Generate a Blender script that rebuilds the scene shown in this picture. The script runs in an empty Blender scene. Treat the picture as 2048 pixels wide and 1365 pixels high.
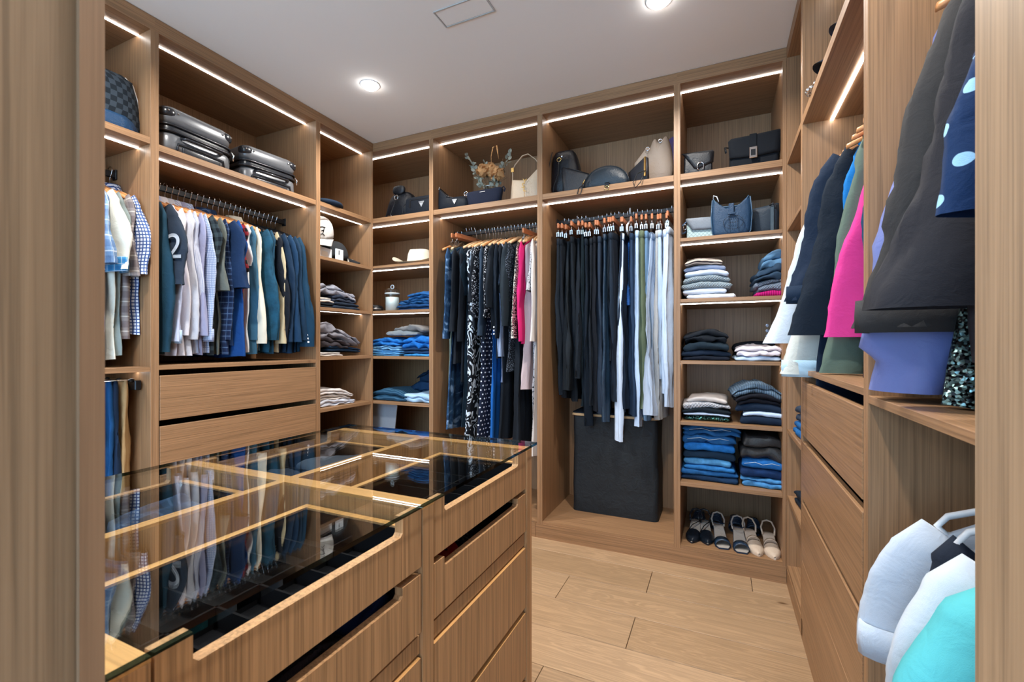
import bpy, math, random
from mathutils import Vector, Matrix, noise
R = random.Random(7)
SC = bpy.context.scene
COL = SC.collection
PI = math.pi
# ------------------------------------------------------------ key dimensions (metres)
H = 2.70            # ceiling
XL = -2.343         # front plane of the left wardrobe run
YB = 2.65           # front plane of the back wardrobe run
XR = 0.307          # front plane of the right wardrobe run
D = 0.575           # wardrobe depth
# ------------------------------------------------------------ camera
cd = bpy.data.cameras.new('camera'); cam = bpy.data.objects.new('camera', cd); COL.objects.link(cam)
cd.sensor_fit = 'HORIZONTAL'; cd.sensor_width = 36.0; cd.lens = 910.0 / 2048 * 36.0
cd.shift_y = 5.8 / 2048; cd.clip_start = 0.02
cam.location = (0, 0, 1.208); cam.rotation_euler = (PI/2, 0, math.radians(24.5))
cd.dof.use_dof = True; cd.dof.focus_distance = 2.6; cd.dof.aperture_fstop = 9.0
SC.camera = cam
# ------------------------------------------------------------ exposure, world, lights
SC.view_settings.view_transform = 'Standard'; SC.view_settings.look = 'None'
SC.view_settings.gamma = 1.0; SC.view_settings.use_curve_mapping = False
SC.view_settings.exposure = 0.13
SC.cycles.max_bounces = 8; SC.cycles.diffuse_bounces = 4; SC.cycles.glossy_bounces = 4
SC.cycles.transparent_max_bounces = 16; SC.cycles.sample_clamp_indirect = 6.0
SC.cycles.caustics_reflective = False; SC.cycles.caustics_refractive = False
W = bpy.data.worlds.new('daylight'); SC.world = W; W.use_nodes = True
bg = W.node_tree.nodes['Background']; bg.inputs[0].default_value = (0.42, 0.70, 1.0, 1); bg.inputs[1].default_value = 5.6
LED_POWER = 18.0
LAMPS = [(-1.83, 2.045), (-0.238, 2.059), (-1.83, 0.75), (-0.238, 0.75), (-1.0, -0.9)]  # near-aisle pair added unseen for light; last one also out of view
LAMP_W = 20.0

# ============================================================ mesh helpers
class MB:
    def __init__(s): s.v = []; s.f = []; s.uv = []; s.m = []
    def add(s, vs, fs, uvs=None, mi=0):
        o = len(s.v); s.v.extend(tuple(p) for p in vs)
        for k, f in enumerate(fs):
            s.f.append([i + o for i in f]); s.m.append(mi)
            s.uv.append(uvs[k] if uvs else [(vs[i][0] + vs[i][1], vs[i][2]) for i in f])
        return s
    def box(s, x0, y0, z0, x1, y1, z1, mi=0):
        vs = [(x0,y0,z0),(x1,y0,z0),(x1,y1,z0),(x0,y1,z0),(x0,y0,z1),(x1,y0,z1),(x1,y1,z1),(x0,y1,z1)]
        return s.add(vs, [(0,3,2,1),(4,5,6,7),(0,1,5,4),(1,2,6,5),(2,3,7,6),(3,0,4,7)], mi=mi)
    def grid(s, P, wrap=False, cap0=False, cap1=False, uv=None, mi=0):
        n = len(P); m = len(P[0]); vs = [p for r in P for p in r]; fs = []; us = []
        for i in range(n - 1):
            for j in range(m if wrap else m - 1):
                k = (j + 1) % m
                fs.append((i*m+j, i*m+k, (i+1)*m+k, (i+1)*m+j))
                if uv: us.append([uv(i, j), uv(i, j+1), uv(i+1, j+1), uv(i+1, j)])
                else: us.append([(vs[q][0] + vs[q][1], vs[q][2]) for q in fs[-1]])
        if cap0: fs.append(tuple(range(m - 1, -1, -1))); us.append([(vs[q][0]+vs[q][1], vs[q][2]) for q in fs[-1]])
        if cap1: fs.append(tuple((n-1)*m + j for j in range(m))); us.append([(vs[q][0]+vs[q][1], vs[q][2]) for q in fs[-1]])
        return s.add(vs, fs, us, mi)
    def tube(s, pts, r, n=8, cap=True, flat=1.0, closed=False, mi=0):
        pts = [Vector(p) for p in pts]; N = len(pts); rows = []; up = None
        for i, p in enumerate(pts):
            a = pts[i-1] if (i or closed) else p
            b = pts[(i+1) % N] if (i < N-1 or closed) else p
            t = (b - a).normalized()
            if up is None: up = Vector((0,0,1)) if abs(t.z) < .9 else Vector((1,0,0))
            x = t.cross(up)
            if x.length < 1e-5: x = t.orthogonal()
            x.normalize(); y = x.cross(t).normalized(); up = y
            rr = r[i] if isinstance(r, (list, tuple)) else r
            rows.append([p + x*math.cos(2*PI*j/n)*rr + y*math.sin(2*PI*j/n)*rr*flat for j in range(n)])
        if closed: rows.append(rows[0])
        return s.grid(rows, True, cap and not closed, cap and not closed, mi=mi)
    def lathe(s, prof, n=24, c=(0,0,0), sx=1, sy=1, mi=0):
        rows = [[(c[0]+r*math.cos(2*PI*j/n)*sx, c[1]+r*math.sin(2*PI*j/n)*sy, c[2]+z) for j in range(n)] for r, z in prof]
        return s.grid(rows, True, prof[0][0] > 1e-6, prof[-1][0] > 1e-6, mi=mi)
    def pillow(s, out, t, rings=5, edge=.25, y0=0, flat=2.4, mi=0, back=True):
        """puffed panel: outline out [(x,z)], thickness t along y, front at -y"""
        cx = sum(p[0] for p in out)/len(out); cz = sum(p[1] for p in out)/len(out); m = len(out)
        rows = []
        def row(k, sg):
            sc = 1 - k/rings; th = t/2*(edge + (1-edge)*(1 - sc**flat)**.6)
            return [(cx+(x-cx)*sc, y0 + sg*th, cz+(z-cz)*sc) for x, z in out]
        fr = [row(k, -1) for k in range(rings)]; bk = [row(k, 1) for k in range(rings)]
        P = fr[::-1] + bk
        s.grid(P, True, True, True, mi=mi)
        return s
    def move(s, d=(0,0,0), rz=0, ry=0, rx=0, sc=1):
        M = Matrix.Translation(d) @ Matrix.Rotation(rz,4,'Z') @ Matrix.Rotation(ry,4,'Y') @ Matrix.Rotation(rx,4,'X') @ Matrix.Scale(sc,4)
        s.v = [tuple(M @ Vector(p)) for p in s.v]; return s

def obj(name, mb, mat, parent=None, loc=None, rz=0.0, smooth=False, bevel=0, kind=None, label=None, sub=0, auto=None):
    me = bpy.data.meshes.new(name)
    me.from_pydata(mb.v, [], mb.f)
    ul = me.uv_layers.new(name='UVMap')
    flat = [c for fu in mb.uv for uv in fu for c in uv]
    ul.data.foreach_set('uv', flat)
    for m in (mat if isinstance(mat, (list, tuple)) else [mat]): me.materials.append(m)
    if isinstance(mat, (list, tuple)): me.polygons.foreach_set('material_index', mb.m)
    if smooth: me.polygons.foreach_set('use_smooth', [True]*len(me.polygons))
    me.update()
    if auto: 
        try: me.set_sharp_from_angle(angle=math.radians(auto))
        except Exception: pass
    o = bpy.data.objects.new(name, me); COL.objects.link(o)
    if parent: o.parent = parent
    if loc is not None: o.location = loc
    o.rotation_euler.z = rz
    if bevel:
        b = o.modifiers.new('bevel', 'BEVEL'); b.width = bevel; b.segments = 1; b.limit_method = 'ANGLE'
    if sub:
        b = o.modifiers.new('sub', 'SUBSURF'); b.levels = sub; b.render_levels = sub
    if kind: o['kind'] = kind
    if label: o['label'] = label
    return o
def tag(o, label, cat, group=None):
    o['label'] = label; o['category'] = cat
    if group: o['group'] = group
    return o
def thing(name, label, cat, loc=(0,0,0), rz=0.0, group=None):
    o = bpy.data.objects.new(name, None); COL.objects.link(o); o.empty_display_size = .05
    o.location = loc; o.rotation_euler.z = rz
    return tag(o, label, cat, group)
ROT = {'L': PI/2, 'B': 0.0, 'R': -PI/2}
def at(side, run, depth, z):
    if side == 'L': return (XL - depth, run, z)
    if side == 'B': return (run, YB + depth, z)
    return (XR + depth, run, z)

# ============================================================ material helpers
class NT:
    def __init__(s, name):
        s.m = bpy.data.materials.new(name); s.m.use_nodes = True; s.t = s.m.node_tree; s.n = s.t.nodes
        s.b = s.n['Principled BSDF']
    def new(s, typ, **kw):
        n = s.n.new(typ)
        for k, v in kw.items():
            if k.startswith('i'):
                key = k[1:]; n.inputs[int(key) if key.isdigit() else key].default_value = v
            else: setattr(n, k, v)
        return n
    def ln(s, a, b): s.t.links.new(a, b)
    def math(s, op, a, b=None, c=None):
        n = s.new('ShaderNodeMath', operation=op)
        for i, v in enumerate((a, b, c)):
            if v is None: continue
            if isinstance(v, (int, float)): n.inputs[i].default_value = v
            else: s.ln(v, n.inputs[i])
        return n.outputs[0]
    def mix(s, f, a, b, typ='MIX'):
        n = s.new('ShaderNodeMix', data_type='RGBA', blend_type=typ)
        for i, v in ((0, f), (6, a), (7, b)):
            if isinstance(v, (int, float)): n.inputs[i].default_value = v
            elif isinstance(v, (tuple, list)): n.inputs[i].default_value = (*v[:3], 1)
            else: s.ln(v, n.inputs[i])
        return n.outputs[2]
    def coord(s, kind='Object', scale=(1,1,1), rnd=False, rot=(0,0,0)):
        tc = s.new('ShaderNodeTexCoord'); mp = s.new('ShaderNodeMapping')
        mp.inputs['Scale'].default_value = scale; mp.inputs['Rotation'].default_value = rot
        src = tc.outputs[kind]
        if rnd:
            oi = s.new('ShaderNodeObjectInfo'); a = s.new('ShaderNodeVectorMath', operation='MULTIPLY_ADD')
            cb = s.new('ShaderNodeCombineXYZ')
            for i in range(3): s.ln(s.math('MULTIPLY', oi.outputs['Random'], 7.3 + 3.1*i), cb.inputs[i])
            s.ln(src, a.inputs[0]); a.inputs[1].default_value = (1,1,1); s.ln(cb.outputs[0], a.inputs[2]); src = a.outputs[0]
        s.ln(src, mp.inputs['Vector']); return mp.outputs[0]
    def noise(s, v, scale, detail=3, rough=.55, dist=0):
        n = s.new('ShaderNodeTexNoise'); n.inputs['Scale'].default_value = scale; n.inputs['Detail'].default_value = detail
        n.inputs['Roughness'].default_value = rough; n.inputs['Distortion'].default_value = dist
        s.ln(v, n.inputs['Vector']); return n.outputs[0]
    def ramp(s, f, stops):
        n = s.new('ShaderNodeValToRGB'); cr = n.color_ramp
        while len(cr.elements) < len(stops): cr.elements.new(.5)
        for e, (p, c) in zip(cr.elements, stops): e.position = p; e.color = (*c[:3], 1) if not isinstance(c, (int, float)) else (c, c, c, 1)
        s.ln(f, n.inputs[0]); return n.outputs[0]
    def bump(s, f, st=.3, dist=.002):
        n = s.new('ShaderNodeBump'); n.inputs['Strength'].default_value = st; n.inputs['Distance'].default_value = dist
        s.ln(f, n.inputs['Height']); s.ln(n.outputs[0], s.b.inputs['Normal'])
    def out(s, col=None, rough=.6, metal=0, spec=.5):
        if col is not None:
            if isinstance(col, (tuple, list)): s.b.inputs['Base Color'].default_value = (*col[:3], 1)
            else: s.ln(col, s.b.inputs['Base Color'])
        s.b.inputs['Roughness'].default_value = rough; s.b.inputs['Metallic'].default_value = metal
        s.b.inputs['Specular IOR Level'].default_value = spec
        return s.m
def lin(r, g, b):
    f = lambda c: ((c/255+.055)/1.055)**2.4 if c > 10 else c/255/12.92
    return (f(r), f(g), f(b))
def mul(c, k): return tuple(min(1, x*k) for x in c)

def wood(name, base, axis, contrast=1.0, coarse=1.0, rough=.45):
    n = NT(name); st = 2.2
    sc = {'x': (st, 190, 190), 'y': (190, st, 190), 'z': (190, 190, st)}[axis]
    sc2 = {'x': (.5, 16, 16), 'y': (16, .5, 16), 'z': (16, 16, .5)}[axis]
    sc = tuple(a/coarse for a in sc); sc2 = tuple(a/coarse for a in sc2)
    v = n.coord('Object', sc, True); v2 = n.coord('Object', sc2, True)
    a = n.noise(v, 1.0, 3, .65, .3); b = n.noise(v2, 1.6, 4, .6, .8)
    c1 = n.ramp(a, [(.34, mul(base, 1 - .30*contrast)), (.5, base), (.66, mul(base, 1 + .20*contrast))])
    c2 = n.ramp(b, [(.3, mul((1,1,1), 1 - .10*contrast)), (.7, (1,1,1))])
    n.bump(a, .22, .001)
    return n.out(n.mix(1.0, c1, c2, 'MULTIPLY'), rough, 0, .4)
WB = lin(155, 118, 85)
WOODX = wood('oak_grain_x', WB, 'x'); WOODY = wood('oak_grain_y', WB, 'y'); WOODZ = wood('oak_grain_z', WB, 'z')
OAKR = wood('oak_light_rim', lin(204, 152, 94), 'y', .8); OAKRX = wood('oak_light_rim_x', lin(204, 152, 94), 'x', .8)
FRONTZ = wood('oak_front_z', lin(180, 136, 95), 'z', 1.25)

def plain(name, col, rough=.5, metal=0, spec=.5):
    n = NT(name); v = n.coord('Object', (1,1,1)); f = n.noise(v, 60, 2)
    n.bump(f, .06, .0005)
    return n.out(n.mix(.12, col, n.mix(1.0, col, n.ramp(f, [(.3, .6), (.7, 1.0)]), 'MULTIPLY')), rough, metal, spec)
BLACK = plain('black_metal', (.012,.013,.016), .35, .3)
CHROME = plain('chrome', (.8,.8,.82), .16, 1)
GOLD = plain('gold_metal', (.75,.5,.18), .25, 1)
VELVET = plain('black_velvet', (.0045,.0045,.006), .9, 0, .1)
DARK = plain('dark_liner', (.02,.018,.017), .7)
WHITEPL = plain('white_plastic', (.8,.82,.85), .3)
ceilm = NT('ceiling_paint'); CEIL = ceilm.out((.90,.90,.89), .9)
wallm = NT('wall_paint'); WALLP = wallm.out((.7,.69,.67), .9)
def emit(name, col, st):
    n = NT(name); n.b.inputs['Base Color'].default_value = (1,1,1,1)
    n.b.inputs['Emission Color'].default_value = (*col, 1); n.b.inputs['Emission Strength'].default_value = st
    return n.m
LEDM = emit('led_diffuser', (1, .97, .93), LED_POWER)
LAMPM = emit('lamp_disc', (1, .96, .92), 26)
def glass(name, tint=(.93,.98,.96), ior=1.5, rough=0.0):
    n = NT(name); t = n.t; n.n.remove(n.b)
    tr = n.new('ShaderNodeBsdfTransparent'); tr.inputs[0].default_value = (*tint, 1)
    gl = n.new('ShaderNodeBsdfGlossy'); gl.inputs['Roughness'].default_value = rough
    ge = n.new('ShaderNodeNewGeometry'); dt = n.new('ShaderNodeVectorMath', operation='DOT_PRODUCT')
    n.ln(ge.outputs['Incoming'], dt.inputs[0]); n.ln(ge.outputs['Normal'], dt.inputs[1])
    fr = n.math('MULTIPLY_ADD', n.math('POWER', n.math('SUBTRACT', 1.0, n.math('ABSOLUTE', dt.outputs['Value'])), 5.0), .95, .045)
    mx = n.new('ShaderNodeMixShader'); n.ln(fr, mx.inputs[0]); n.ln(tr.outputs[0], mx.inputs[1]); n.ln(gl.outputs[0], mx.inputs[2])
    n.ln(mx.outputs[0], n.n['Material Output'].inputs['Surface']); return n.m
GLASS = glass('clear_glass', (.965,.985,.965)); GLASSEDGE = glass('glass_edge', (.04,.075,.08), 1.5)

# floor plank material with long oak figure
def plankmat():
    n = NT('floor_oak'); base = lin(182, 152, 120)
    v = n.coord('Object', (1.0, 14, 14), True); v2 = n.coord('Object', (3, 120, 120), True)
    w = n.noise(v, .9, 3, .5, 1.2)
    rings = n.math('SINE', n.math('MULTIPLY', w, 75))
    a = n.ramp(rings, [(.0, mul(base, .86)), (.55, base), (1, mul(base, 1.03))])
    f = n.noise(v2, 1.0, 3, .6)
    b = n.ramp(f, [(.3, .82), (.7, 1.0)])
    oi = n.new('ShaderNodeObjectInfo'); tone = n.ramp(oi.outputs['Random'], [(0, (.86,.82,.76)), (1, (1.02,1.0,.98))])
    kv = n.coord('Object', (2.2, 5, 5), True); vo = n.new('ShaderNodeTexVoronoi'); vo.inputs['Scale'].default_value = 1.0
    n.ln(kv, vo.inputs['Vector']); knot = n.ramp(vo.outputs['Distance'], [(.02, (.25,.16,.10)), (.07, (1,1,1))])
    c = n.mix(1.0, n.mix(1.0, n.mix(1.0, a, b, 'MULTIPLY'), tone, 'MULTIPLY'), knot, 'MULTIPLY')
    n.bump(f, .1, .001)
    return n.out(c, .42, 0, .4)
PLANK = plankmat()

# ============================================================ setting: floor planks, ceiling, walls
YS = -2.6; XLW = XL - D - .02; XRW = XR + D + .02; YBW = YB + D + .02
fl = obj('floor', MB().box(XLW-.1, YS, -.06, XRW+.1, YBW+.1, -.012), DARK, kind='structure')
seams = [2.508 - .2265*k for k in range(-1, 23)]
joint = {0: [.148], 1: [-.323], 2: [-.71, 1.2], 3: [-.338], 4: [.4, -1.5], 5: [-.6]}
pl_meshes = {}
for k, ys in enumerate(seams[:-1]):
    js = joint.get(k, [R.uniform(-1.8, .6)])
    xs = sorted([XLW, XRW] + [j for j in js if XLW < j < XRW])
    extra = []
    for a, b in zip(xs, xs[1:]):
        while b - a > 2.1: extra.append(a + 1.75 + R.uniform(-.2,.2)); a = extra[-1]
    xs = sorted(xs + extra)
    y1 = ys; y0 = ys - .2265
    for a, b in zip(xs, xs[1:]):
        m = MB().box(-(b-a)/2+.0012, -.1121, -.012, (b-a)/2-.0012, .1121, 0)
        obj('floor_plank', m, PLANK, fl, ((a+b)/2, (y0+y1)/2, 0), bevel=.0012)
# ceiling with hatch and lamp openings
obj('ceiling', MB().box(XLW-.1, YS, H, XRW+.1, YBW+.1, H+.08), CEIL, kind='structure')
obj('wall_back', MB().box(XLW-.1, YBW, 0, XRW+.1, YBW+.1, H), WALLP, kind='structure')
obj('wall_left', MB().box(XLW-.1, YS, 0, XLW, YBW, H), WALLP, kind='structure')
obj('wall_right', MB().box(XRW, YS, 0, XRW+.1, YBW, H), WALLP, kind='structure')
fr = thing('access_panel', 'flush square white access panel with thin frame in the ceiling', 'access panel', (-1.04, 1.765, H-.002))
m = MB()
for a in ((-.13,-.055,.13,-.050),(-.13,.050,.13,.055),(-.13,-.05,-.125,.05),(.125,-.05,.13,.05)): m.box(a[0],a[1],-.003,a[2],a[3],.001)
obj('panel_frame', m, plain('hatch_line', (.5,.5,.5), .8), fr)
obj('panel_cover', MB().box(-.122,-.047,-.001,.122,.047,.001), CEIL, fr)
for k, (x, y) in enumerate(LAMPS):
    t = thing('ceiling_downlight', ['round glowing recessed downlight over the left rear corner', 'round glowing recessed downlight at the top edge right of centre', 'added unseen downlight over the near left aisle', 'added unseen downlight over the near right aisle', 'unseen downlight outside the closet opening'][k], 'downlight', (x, y, H))
    obj('trim_ring', MB().lathe([(.048,-.001),(.054,-.003),(.056,-.001),(.056,.002)], 32), WHITEPL, t, smooth=True)
    obj('lamp_lens', MB().lathe([(0,-.024),(.03,-.021),(.044,-.010),(.047,.0)], 32), LAMPM, t)
    ld = bpy.data.lights.new('downlight_beam', 'AREA'); ld.shape = 'DISK'; ld.size = .09; ld.energy = LAMP_W; ld.color = (1, .96, .90); ld.spread = math.radians(150)
    lo = bpy.data.objects.new('downlight_beam', ld); COL.objects.link(lo); lo.parent = t; lo.location = (0,0,-.03)

# ============================================================ wardrobe bays
def bay(side, r0, r1, label, shelves, leds, drawers=(), rails=(), sl=True, sr=True, zbase=.104, led_in=0.0, backpanel=True):
    """local frame: x along the run (0..w), y into the unit, z up"""
    w = r1 - r0
    o = at(side, r0 if side != 'R' else r1, 0, 0)
    t = thing('wardrobe_bay', label, 'wardrobe', o, ROT[side])
    T = .017
    if sl: obj('side_panel', MB().box(0, 0, .012, T, D, 2.635), WOODZ, t, bevel=.0008)
    if sr: obj('side_panel', MB().box(w-T, 0, .012, w, D, 2.635), WOODZ, t, bevel=.0008)
    obj('top_panel', MB().box(0, 0, 2.635, w, D, 2.698), WOODX, t)
    if backpanel: obj('back_panel', MB().box(T, D-.008, .08, w-T, D, 2.635), WOODZ, t)
    obj('base_panel', MB().box(T, .002, zbase-.018, w-T, D-.008, zbase), WOODX, t)
    for z, th in shelves: obj('shelf', MB().box(T+.0005, .001, z-th, w-T-.0005, D-.008, z), WOODX, t, bevel=.0006)
    for z in leds: obj('led_strip', MB().box(T+led_in, .095, z-.0035, w-T-led_in, .1055, z-.0002), LEDM, t)
    for z0, z1, op in drawers:
        d = obj('drawer', MB().box(T+.003, -op-.002, z0, w-T-.003, .018-op, z1), WOODX, t, bevel=.001)
        b = MB(); x0, x1 = T+.02, w-T-.02; zz = z1-.055; y0 = .018-op; y1 = .48-op
        b.box(x0, y0, z0+.01, x0+.014, y1, zz); b.box(x1-.014, y0, z0+.01, x1, y1, zz)
        b.box(x0, y1-.014, z0+.01, x1, y1, zz); b.box(x0, y0, z0+.01, x1, y1, z0+.02)
        obj('drawer_box', b, DARK, d)
        for xx in (T+.001, w-T-.012): obj('drawer_runner', MB().box(xx, .02, z0-.004, xx+.011, .45, z0+.006), CHROME, d)
    for z in rails:
        r = obj('hanging_rail', MB().box(T+.004, D/2-.008, z-.015, w-T-.004, D/2+.008, z+.015), BLACK, t, bevel=.003)
        for xx in (T, w-T-.008): obj('rail_bracket', MB().box(xx, D/2-.016, z-.024, xx+.008, D/2+.016, z+.024), BLACK, r, bevel=.002)
    return t
Z1, Z2, Z3, Z4, Z5, Z6 = 2.139, 1.787, 1.453, 1.116, .783, .453
BIG, THIN = .034, .018
S1 = (Z1, BIG)
u1 = Z1-BIG; u2 = Z2-THIN; u3 = Z3-THIN; u4 = Z4-THIN
RZ = 2.015
bay('L', .47, 1.213, 'leftmost wardrobe bay with short shirts above and trousers below', [(2.144, .030), (1.104, .022)], [2.635, 2.114, 1.082], rails=[RZ])
bay('L', 1.213, 2.142, 'wide wardrobe bay on the left wall with suitcases, shirts and drawers', [(2.126, .030), (1.108, .020)], [2.635, 2.096],
    [(.855, 1.061, .0), (.630, .826, .0), (.402, .600, 0), (.125, .372, 0)], [RZ])
bay('L', 2.142, YB-.001, 'narrow wardrobe bay on the left wall beside the room corner', [(Z1-.008, .028), (Z2-.008, .022), (Z3-.005, .02), (Z4+.008, .022), (Z5+.002, .022), (Z6, .02)], [u1, u2-.004, u3-.004, 2.635])
bay('B', XLW, -1.827, 'narrow shelved wardrobe bay left end of the back wall', [S1, (Z2,THIN), (Z3,THIN), (Z4,THIN), (Z5,THIN), (Z6,THIN)], [2.635, u1, u2, u3], sl=False)
bay('B', -1.827, -1.018, 'wardrobe bay on the back wall full of long dresses', [S1], [2.635, u1], rails=[RZ+.012])
bay('B', -1.018, -.2115, 'wardrobe bay on the back wall with clipped trousers over a hamper', [S1], [2.635, u1], rails=[RZ+.012])
bay('B', -.2115, XR, 'shelved wardrobe bay on the back wall with handbags, jeans and shoes', [S1, (Z2,THIN), (Z3,THIN), (Z4,THIN), (Z5,THIN), (Z6,THIN+.004)], [2.635, u1, u2, u3, u4], zbase=.106)
bay('R', 2.192, YB-.001, 'narrow corner wardrobe bay at the far end of the right wall', [(Z1-.008,.028), (Z2,THIN), (Z3,THIN), (Z4,THIN), (Z5,THIN), (Z6,THIN)], [])
bay('R', 1.293, 2.192, 'wardrobe bay on the right wall with hats, jackets and four drawers', [(2.135, BIG), (1.105, THIN)], [2.635, 2.101],
    [(.842, 1.056, .0), (.583, .813, .0), (.333, .563, 0), (.093, .328, 0)], [RZ+.02], zbase=.085)
bay('R', .30, 1.293, 'nearest wardrobe bay on the right wall with blouses and shirts below', [(2.135, BIG), (1.091, .018)], [2.635, 2.101], rails=[RZ+.02, 1.0], zbase=.085)
# corner side panel seen behind the left end bay of the back wall
# plinths
obj('trim_1', MB().box(-1.045, YB-.001, 0, XR, YB+.017, .088), WOODX, kind='structure')
obj('trim_2', MB().box(XL, YB-.001, 0, -1.047, YB+.017, .088), WOODX, kind='structure')
obj('trim_3', MB().box(XL-.017, .47, 0, XL, YB, .088), WOODY, kind='structure')
obj('trim_4', MB().box(XR, .30, 0, XR+.017, YB, .083), WOODY, kind='structure')
# closet opening jambs either side of the camera
j = thing('opening_panel', 'blurred upright oak panel filling the left edge of the frame', 'panel', (-.53, .13, 0))
CO = wood('oak_jamb', lin(158, 130, 102), 'z', .9, 1.0)
obj('panel_board', MB().box(-.02, -.25, 0, .075, .0515, H), CO, j)
obj('edge_band', MB().box(-.02, .0515, 0, .0795, .0676, H), wood('oak_edge_band', lin(158, 124, 96), 'z', .5), j)
j = thing('opening_panel', 'blurred upright oak panel filling the right edge of the frame', 'panel', (.25, .651, 0))
obj('panel_board', MB().box(0, -.85, 0, .05, 0, H), CO, j)

# ============================================================ island
IX0, IX1, IY0, IY1 = -1.30, -.53, .235, 1.311
isl = thing('closet_island', 'oak drawer island with a clear glass top in the middle of the closet', 'island', ((IX0+IX1)/2, (IY0+IY1)/2, 0))
IO = isl.location.copy()
def ip(name, m, mat, par=None, **k): 
    m.move((-IO[0], -IO[1], 0)); return obj(name, m, mat, par or isl, **k)
ZT = .888
G = MB().box(IX0-.004, IY0-.01, ZT+.0015, IX1+.006, IY1+.03, ZT+.0095)
g = ip('glass_top', G, [GLASS, GLASSEDGE])
for p in g.data.polygons: p.material_index = 0 if abs(p.normal.z) > .5 else 1
for y0, y1 in ((IY0, IY0+.036), (.741, .779), (1.273, 1.311)):
    ip('gable_panel', MB().box(IX0, y0, 0, IX1, y1, ZT-.006), FRONTZ, bevel=.0008)
    ip('top_rail', MB().box(IX0, y0, ZT-.006, IX1, y1, ZT), OAKRX)
for y0, y1 in ((IY0+.036, .741), (.779, 1.273)):
    ip('spine_panel', MB().box(-.942, y0, .06, -.918, y1, ZT-.006), FRONTZ)
    ip('top_rail', MB().box(-.942, y0, ZT-.006, -.918, y1, ZT), OAKR)
ip('base_panel', MB().box(IX0+.03, IY0, 0, IX1-.03, IY1, .07), WOODX)
def notched(y0, y1, z0, z1, dep, xf, th, side):
    """drawer front with a finger notch cut in its top edge, plate in the YZ plane"""
    yn0, yn1 = y0+.038, y1-.056 if side > 0 else y1-.038
    zt = z1; zn = z1-dep; r = .006
    poly = [(y0,z0),(y1,z0),(y1,zt),(yn1,zt),(yn1,zn+r),(yn1-r,zn),(yn0+r,zn),(yn0,zn+r),(yn0,zt),(y0,zt)]
    m = MB(); n = len(poly)
    xa, xb = (xf-th, xf)
    vs = [(xa,y,z) for y,z in poly] + [(xb,y,z) for y,z in poly]
    quads = [(0,1,4,5),(0,5,6,7),(0,7,8,9),(1,2,3,4)]
    fs = [tuple(q+n for q in f) for f in quads] + [tuple(reversed(f)) for f in quads] + [(i,(i+1)%n,(i+1)%n+n,i+n) for i in range(n)]
    fs = [f if k < 8 else tuple(reversed(f)) for k, f in enumerate(fs)]
    m.add(vs, fs)
    return m
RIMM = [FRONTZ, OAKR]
for side in (1, -1):
    xf = IX1 - .002 if side > 0 else IX0 + .020
    for (y0, y1) in ((IY0+.040, .737), (.783, 1.266)):
        for z0, z1, nt in ((.771, .888, 1), (.643, .756, 1), (.413, .592, 0), (.205, .395, 0), (.075, .188, 0)):
            m = notched(y0, y1, z0, z1, .036 if z0 > .7 else .020, xf, .018, side) if nt else MB().box(xf-.018, y0, z0, xf, y1, z1)
            d = ip('drawer', m, RIMM)
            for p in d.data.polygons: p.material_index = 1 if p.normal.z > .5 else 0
            # box behind the front
            xi0, xi1 = (-.835, xf-.018) if side > 0 else (xf, -1.012)
            zt = z1 - .036 if z0 > .7 else z1 - .022
            t_ = .016
            b = MB(); b.box(xi0, y0+.006, z0+.006, xi1, y0+.006+t_, zt); b.box(xi0, y1-.006-t_, z0+.006, xi1, y1-.006, zt)
            if side > 0: b.box(xi0, y0+.006+t_, z0+.006, xi0+t_, y1-.006-t_, zt)
            else: b.box(xi1-t_, y0+.006+t_, z0+.006, xi1, y1-.006-t_, zt)
            bb = ip('drawer_box', b, RIMM, d)
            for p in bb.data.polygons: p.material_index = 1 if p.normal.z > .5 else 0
            lin_ = MB(); lin_.box(xi0+.012, y0+.02, z0+.008, xi1-.002, y1-.02, z0+.014)
            yy0, yy1 = y0+.006+t_, y1-.006-t_; xx0, xx1 = (xi0+t_, xi1) if side > 0 else (xi0, xi1-t_)
            # velvet lining walls
            lin_.box(xx0, yy0, z0+.01, xx0+.003, yy1, zt-.004); lin_.box(xx1-.003, yy0, z0+.01, xx1, yy1, zt-.004)
            lin_.box(xx0, yy0, z0+.01, xx1, yy0+.003, zt-.004); lin_.box(xx0, yy1-.003, z0+.01, xx1, yy1, zt-.004)
            if z0 > .6:
                nd = 6
                for q in range(1, nd): yq = yy0 + (yy1-yy0)*q/nd; lin_.box(xx0, yq-.002, z0+.014, xx1, yq+.002, z0+.014+(.03 if z0 > .7 else .045))
                xm = (xx0+xx1)/2; lin_.box(xm-.002, yy0, z0+.014, xm+.002, yy1, z0+.044)
            ip('tray_liner', lin_, VELVET, d)
        # recessed grip rail under the notched drawers
        ip('grip_rail', MB().box(xf-.022, y0-.003, .598, xf-.006, y1+.003, .633), FRONTZ)

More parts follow.
